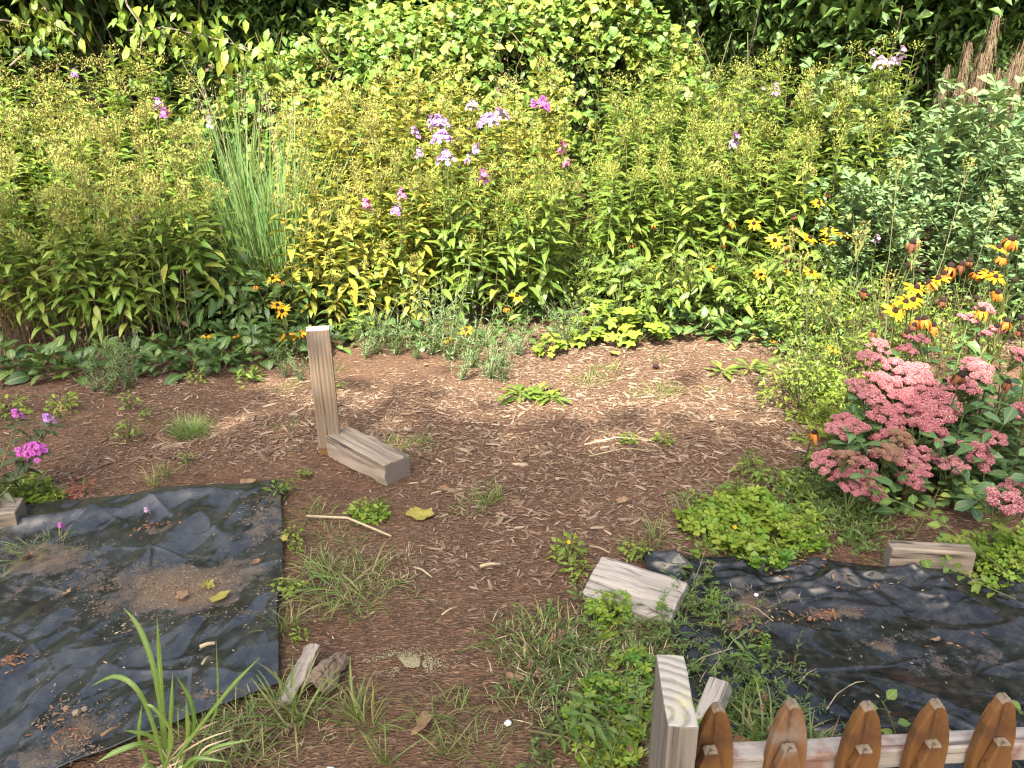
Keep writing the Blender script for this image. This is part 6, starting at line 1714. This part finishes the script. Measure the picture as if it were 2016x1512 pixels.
sprig('spiked_weed', [gp(1400, 1250, .0), gp(1405, 1210, .05), gp(1406, 1176, .09)], WL, 6, 'upright weed with a green spike behind the grey beam end', .8, spike=.05)
sprig('spiked_weed', [gp(1300, 1250, .0), gp(1303, 1225, .03), gp(1302, 1195, .07)], WL, 4, 'short bright green spike weed over the grey beam end', .6, spike=.045)
sprig('spiked_weed', [gp(1360, 1160, .0), gp(1380, 1110, .05), gp(1390, 1075, .09)], WH, 5, 'leafy weed with heart shaped leaves over the bunched plastic', 1.0, spike=.05)
sprig('spiked_weed', [gp(1470, 1420, .0), gp(1485, 1370, .06), gp(1490, 1345, .08)], WL, 5, 'spiked weed just behind the first picket', .7, spike=.035)
sprig('leafy_weed', [gp(1130, 1450), gp(1145, 1400, .06), gp(1150, 1365, .1)], WL, 4, 'weed with long blue-green leaves at the edge of the path', 1.1)
sprig('leafy_weed', [gp(1200, 1500), gp(1215, 1450, .05), gp(1230, 1405, .1)], WL, 5, 'weed with long pointed leaves left of the fence post', 1.1)
sprig('leafy_weed', [gp(1080, 1470), gp(1140, 1420, .04), gp(1210, 1440, .05)], WL, 5, 'sprawling weed with pointed leaves near the bottom of the picture', 1.0)
sprig('leafy_weed', [gp(1440, 1330), gp(1460, 1290, .06), gp(1470, 1272, .07)], WL, 5, 'grey-green leafy weed right of the fence post top', 1.0)
sprig('leafy_weed', [gp(1255, 1440), gp(1262, 1380, .08), gp(1250, 1340, .1)], WL, 5, 'upright weed touching the fence post', .8)
sprig('vine_shoot', [gp(1770, 1540), gp(1772, 1470, .06), gp(1748, 1400, .15), gp(1735, 1378, .16)], WH, 5, 'bright green vine shoot climbing behind the third picket', 1.25, pair=False)
sprig('vine_shoot', [gp(1950, 1500), gp(1925, 1450, .06), gp(1885, 1440, .08)], WH, 3, 'bright green vine leaves between the last two pickets', 1.25, pair=False)
sprig('vine_shoot', [gp(2040, 1420), gp(2010, 1400, .06), gp(1990, 1395, .08)], WH, 2, 'vine leaf at the frame side behind the last picket', 1.1)
sprig('trailing_vine', [gp(1890, 1125, .05), gp(1800, 1135, .03), gp(1700, 1100, .04), gp(1645, 1065, .08)], WH, 5, 'thin trailing vine with pale leaves crossing the bunched plastic', 1.05, .0018, pair=False)
sprig('trailing_vine', [gp(1985, 1130, .12), gp(1900, 1060, .12), gp(1820, 1010, .16), gp(1735, 975, .2), gp(1728, 955, .22)], WH, 9, 'long trailing stem with rounded leaves hanging before the sedum', 1.05, .0026)
sprig('trailing_vine', [gp(2030, 1080, .14), gp(1960, 1020, .18), gp(1930, 985, .2), gp(1900, 945, .2)], WH, 8, 'leafy stem hanging at the side of the sedum', 1.0, .0022)
sprig('trailing_vine', [gp(1800, 1060, .06), gp(1830, 1000, .12), gp(1850, 960, .16)], WH, 7, 'pale leafy stem climbing in front of the sedum leaves', .95, .0022)
sprig('trailing_vine', [gp(2000, 1180, .03), gp(1930, 1150, .05), gp(1890, 1125, .05), gp(1850, 1100, .09)], WH, 7, 'low leafy stem over the split grey board', .9, .002)
for i, (x0, y0, x1, y1) in enumerate(((1480, 1250, 1400, 1330), (1520, 1240, 1460, 1200), (1625, 1410, 1668, 1362), (1668, 1362, 1700, 1352), (1570, 1365, 1605, 1330), (1440, 1300, 1320, 1340))):
    stick(x0, y0, x1, y1, .0013, f'thin dry stem over the plastic, {where((x0 + x1) / 2, (y0 + y1) / 2)}', 'straw', .035, 'dry_stick')
# pink knotweed spikes
for px, py, z in ((1505, 1365, .07), (1500, 1388, .06), (1515, 1430, .05), (1060, 1320, .05), (1045, 1300, .05), (1090, 1250, .06), (1105, 1240, .05), (1240, 1470, .03)):
    p = gp(px, py, z); r_ = thing('pink_spike', (p[0], p[1], gz(p[0], p[1])), f'pale pink flower spike {where(px, py)}', 'flower')
    h = p[2] - float(gz(p[0], p[1]))
    mb = MB(); mb.tube([(0, 0, 0), (.005, 0, h * .5), (0, 0, h)], .0012, .001, 3); obj('stem', mb.mesh('spike_stem', M['stem']), r_)
    sm = MB(); g = np.random.default_rng(px); m = 46; u = g.random(m); a = g.uniform(0, 6.28, m)
    sm.scatter(ball_tpl(.0024), np.stack([.005 * np.cos(a), .005 * np.sin(a), .03 * u], 1), 0, 0, 0, g.uniform(.7, 1.2, m), .3 + .2 * g.random(m))
    obj('flower_spike', sm.mesh('spike_flowers', M['sedum_old']), r_, mat4((0, 0, h - .02), 0, 0, .3))

# magenta phlox leaning in from the side, over the plastic
DL = leaf_meshes('dark_leaf', 'dark_leaf', [leaf_tpl(.075, .026, 4, 'lance', d, .25) for d in (.3, .8)])
for i, (ps, mk, big, lab) in enumerate((([(-40, 1010, 0), (20, 960, .10), (62, 905, .15), (72, 892, .17)], 'magenta', 1, 'dark stemmed phlox with a bright magenta head leaning over the plastic edge'), ([(-30, 1000, 0), (10, 900, .16), (30, 840, .22), (37, 824, .23)], 'magenta', 0, 'dark phlox stem with one small bright pink flower at the side of the mulch'),
                                        ([(-20, 1000, 0), (40, 920, .13), (85, 850, .2), (98, 833, .22)], 'purple', 0, 'dark phlox stem with a small violet flower over the mulch'), ([(-20, 990, 0), (20, 945, .1), (45, 900, .15)], 'magenta', 0, 'dark phlox stem with a few magenta flowers beside the bright head'), ([(0, 990, 0), (80, 870, .16), (120, 815, .2)], None, 0, 'dark phlox stem with a brown seed head over the mulch'))):
    pts = [gp(a, b, z) for a, b, z in ps]
    r_ = sprig('dark_phlox', pts, DL, 9, lab, 1.15, .0028)
    tip = np.array(pts[-1]) - np.array(pts[0])
    if mk: obj('flower_cluster', (FLW if big else FLW_S)[mk][0], r_, mat4(tip, 0, 0, .3, .8 if big else .75))
    if big: obj('flower_cluster', FLW_S['magenta'][1], r_, mat4(tip + (-.03, .01, -.01), 0, 0, .3, .8))
    if not mk: obj('seed_head', SEEDM['seed'][0], r_, mat4(tip, 0, 0, .3, .5))
for px, py, mk in ((290, 1013, 'pale'), (122, 1046, 'magenta')):
    p = ong(px, py); o = obj('fallen_floret', FLW_S[mk][0]); o.location = (p[0], p[1], top_z(p[0], p[1]) + .006); o.scale = (.42,) * 3; tag(o, f'little {"white" if mk == "pale" else "pink"} flower lying on the black plastic', 'flower')
# yellow clover flowers
for px, py, z in ((1120, 1067, .10), (1447, 1038, .11)):
    p = gp(px, py, z); r_ = thing('yellow_floret', (p[0], p[1], gz(p[0], p[1])), f'tiny yellow clover flower {where(px, py)}', 'flower')
    h = p[2] - float(gz(p[0], p[1]))
    mb = MB(); mb.tube([(0, 0, 0), (0, 0, h)], .001, .0008, 3); obj('stem', mb.mesh('floret_stem', M['stem']), r_)
    fm = MB(); fm.scatter(floret_tpl(.007), [(0, 0, 0)], 0, -.5); obj('flower', fm.mesh('yellow_floret', M['gold']), r_, mat4((0, 0, h), -PI / 2, -.6))
# pale sawdust patch on the path
g = np.random.default_rng(12); mb = MB(); m = 2600
a = g.normal(0, .55, (m, 2)) * (1 + .4 * np.sin(np.arange(m) * .01))[:, None]; pts = np.array([G(800 + 62 * q[0] + 10 * q[1], 1296 + 16 * q[1]) for q in a])
pts = pts[vnoise(pts[:, 0] * 14, pts[:, 1] * 14, 71) + .7 * vnoise(pts[:, 0] * 40, pts[:, 1] * 40, 72) > -.28]; m = len(pts)
mb.scatter(chip_tpl(1, .5, .4), np.stack([pts[:, 0], pts[:, 1], gz(pts[:, 0], pts[:, 1]) + .004], 1), g.uniform(0, 6, m), 0, 0, g.uniform(.002, .006, m), g.random(m))
M['sawdust'] = plain('moss_dust', [(.26, .23, .14), (.31, .28, .17), (.215, .19, .115)], .95, 60)
tag(obj('sawdust', mb.mesh('sawdust', M['sawdust'], False)), 'pale greenish patch of sawdust on the path', 'sawdust', kind='stuff')

# ------------------------------------------------------------------ labels that two things share get their place in the row
bpy.context.view_layer.update()
NUM = ['', 'one', 'two', 'three', 'four', 'five', 'six', 'seven', 'eight', 'nine', 'ten', 'eleven', 'twelve', 'thirteen', 'fourteen', 'fifteen', 'sixteen']
ORD = ['leftmost', 'second from left', 'third from left', 'fourth from left', 'fifth from left', 'sixth from left', 'seventh from left', 'eighth from left', 'ninth from left', 'tenth from left']
same = {}
for o in bpy.data.objects:
    if o.parent is None and o.get('label') and not o.get('kind'):
        same.setdefault(o['label'], []).append(o)
for lab, os_ in same.items():
    k = len(os_)
    if 1 < k <= 16:
        os_.sort(key=lambda o: P(o.location)[0])
        for i, o in enumerate(os_):
            from_right = k - 1 - i
            if k > 9: continue
            w = ORD[i] if i <= from_right else ORD[from_right].replace('left', 'right')
            t = lab.replace(' well ', ' ').replace(' just ', ' ').replace(' dark centred', '').replace(' at the front,', ',')
            o['label'] = f'{t}, {w} of {NUM[k]}'
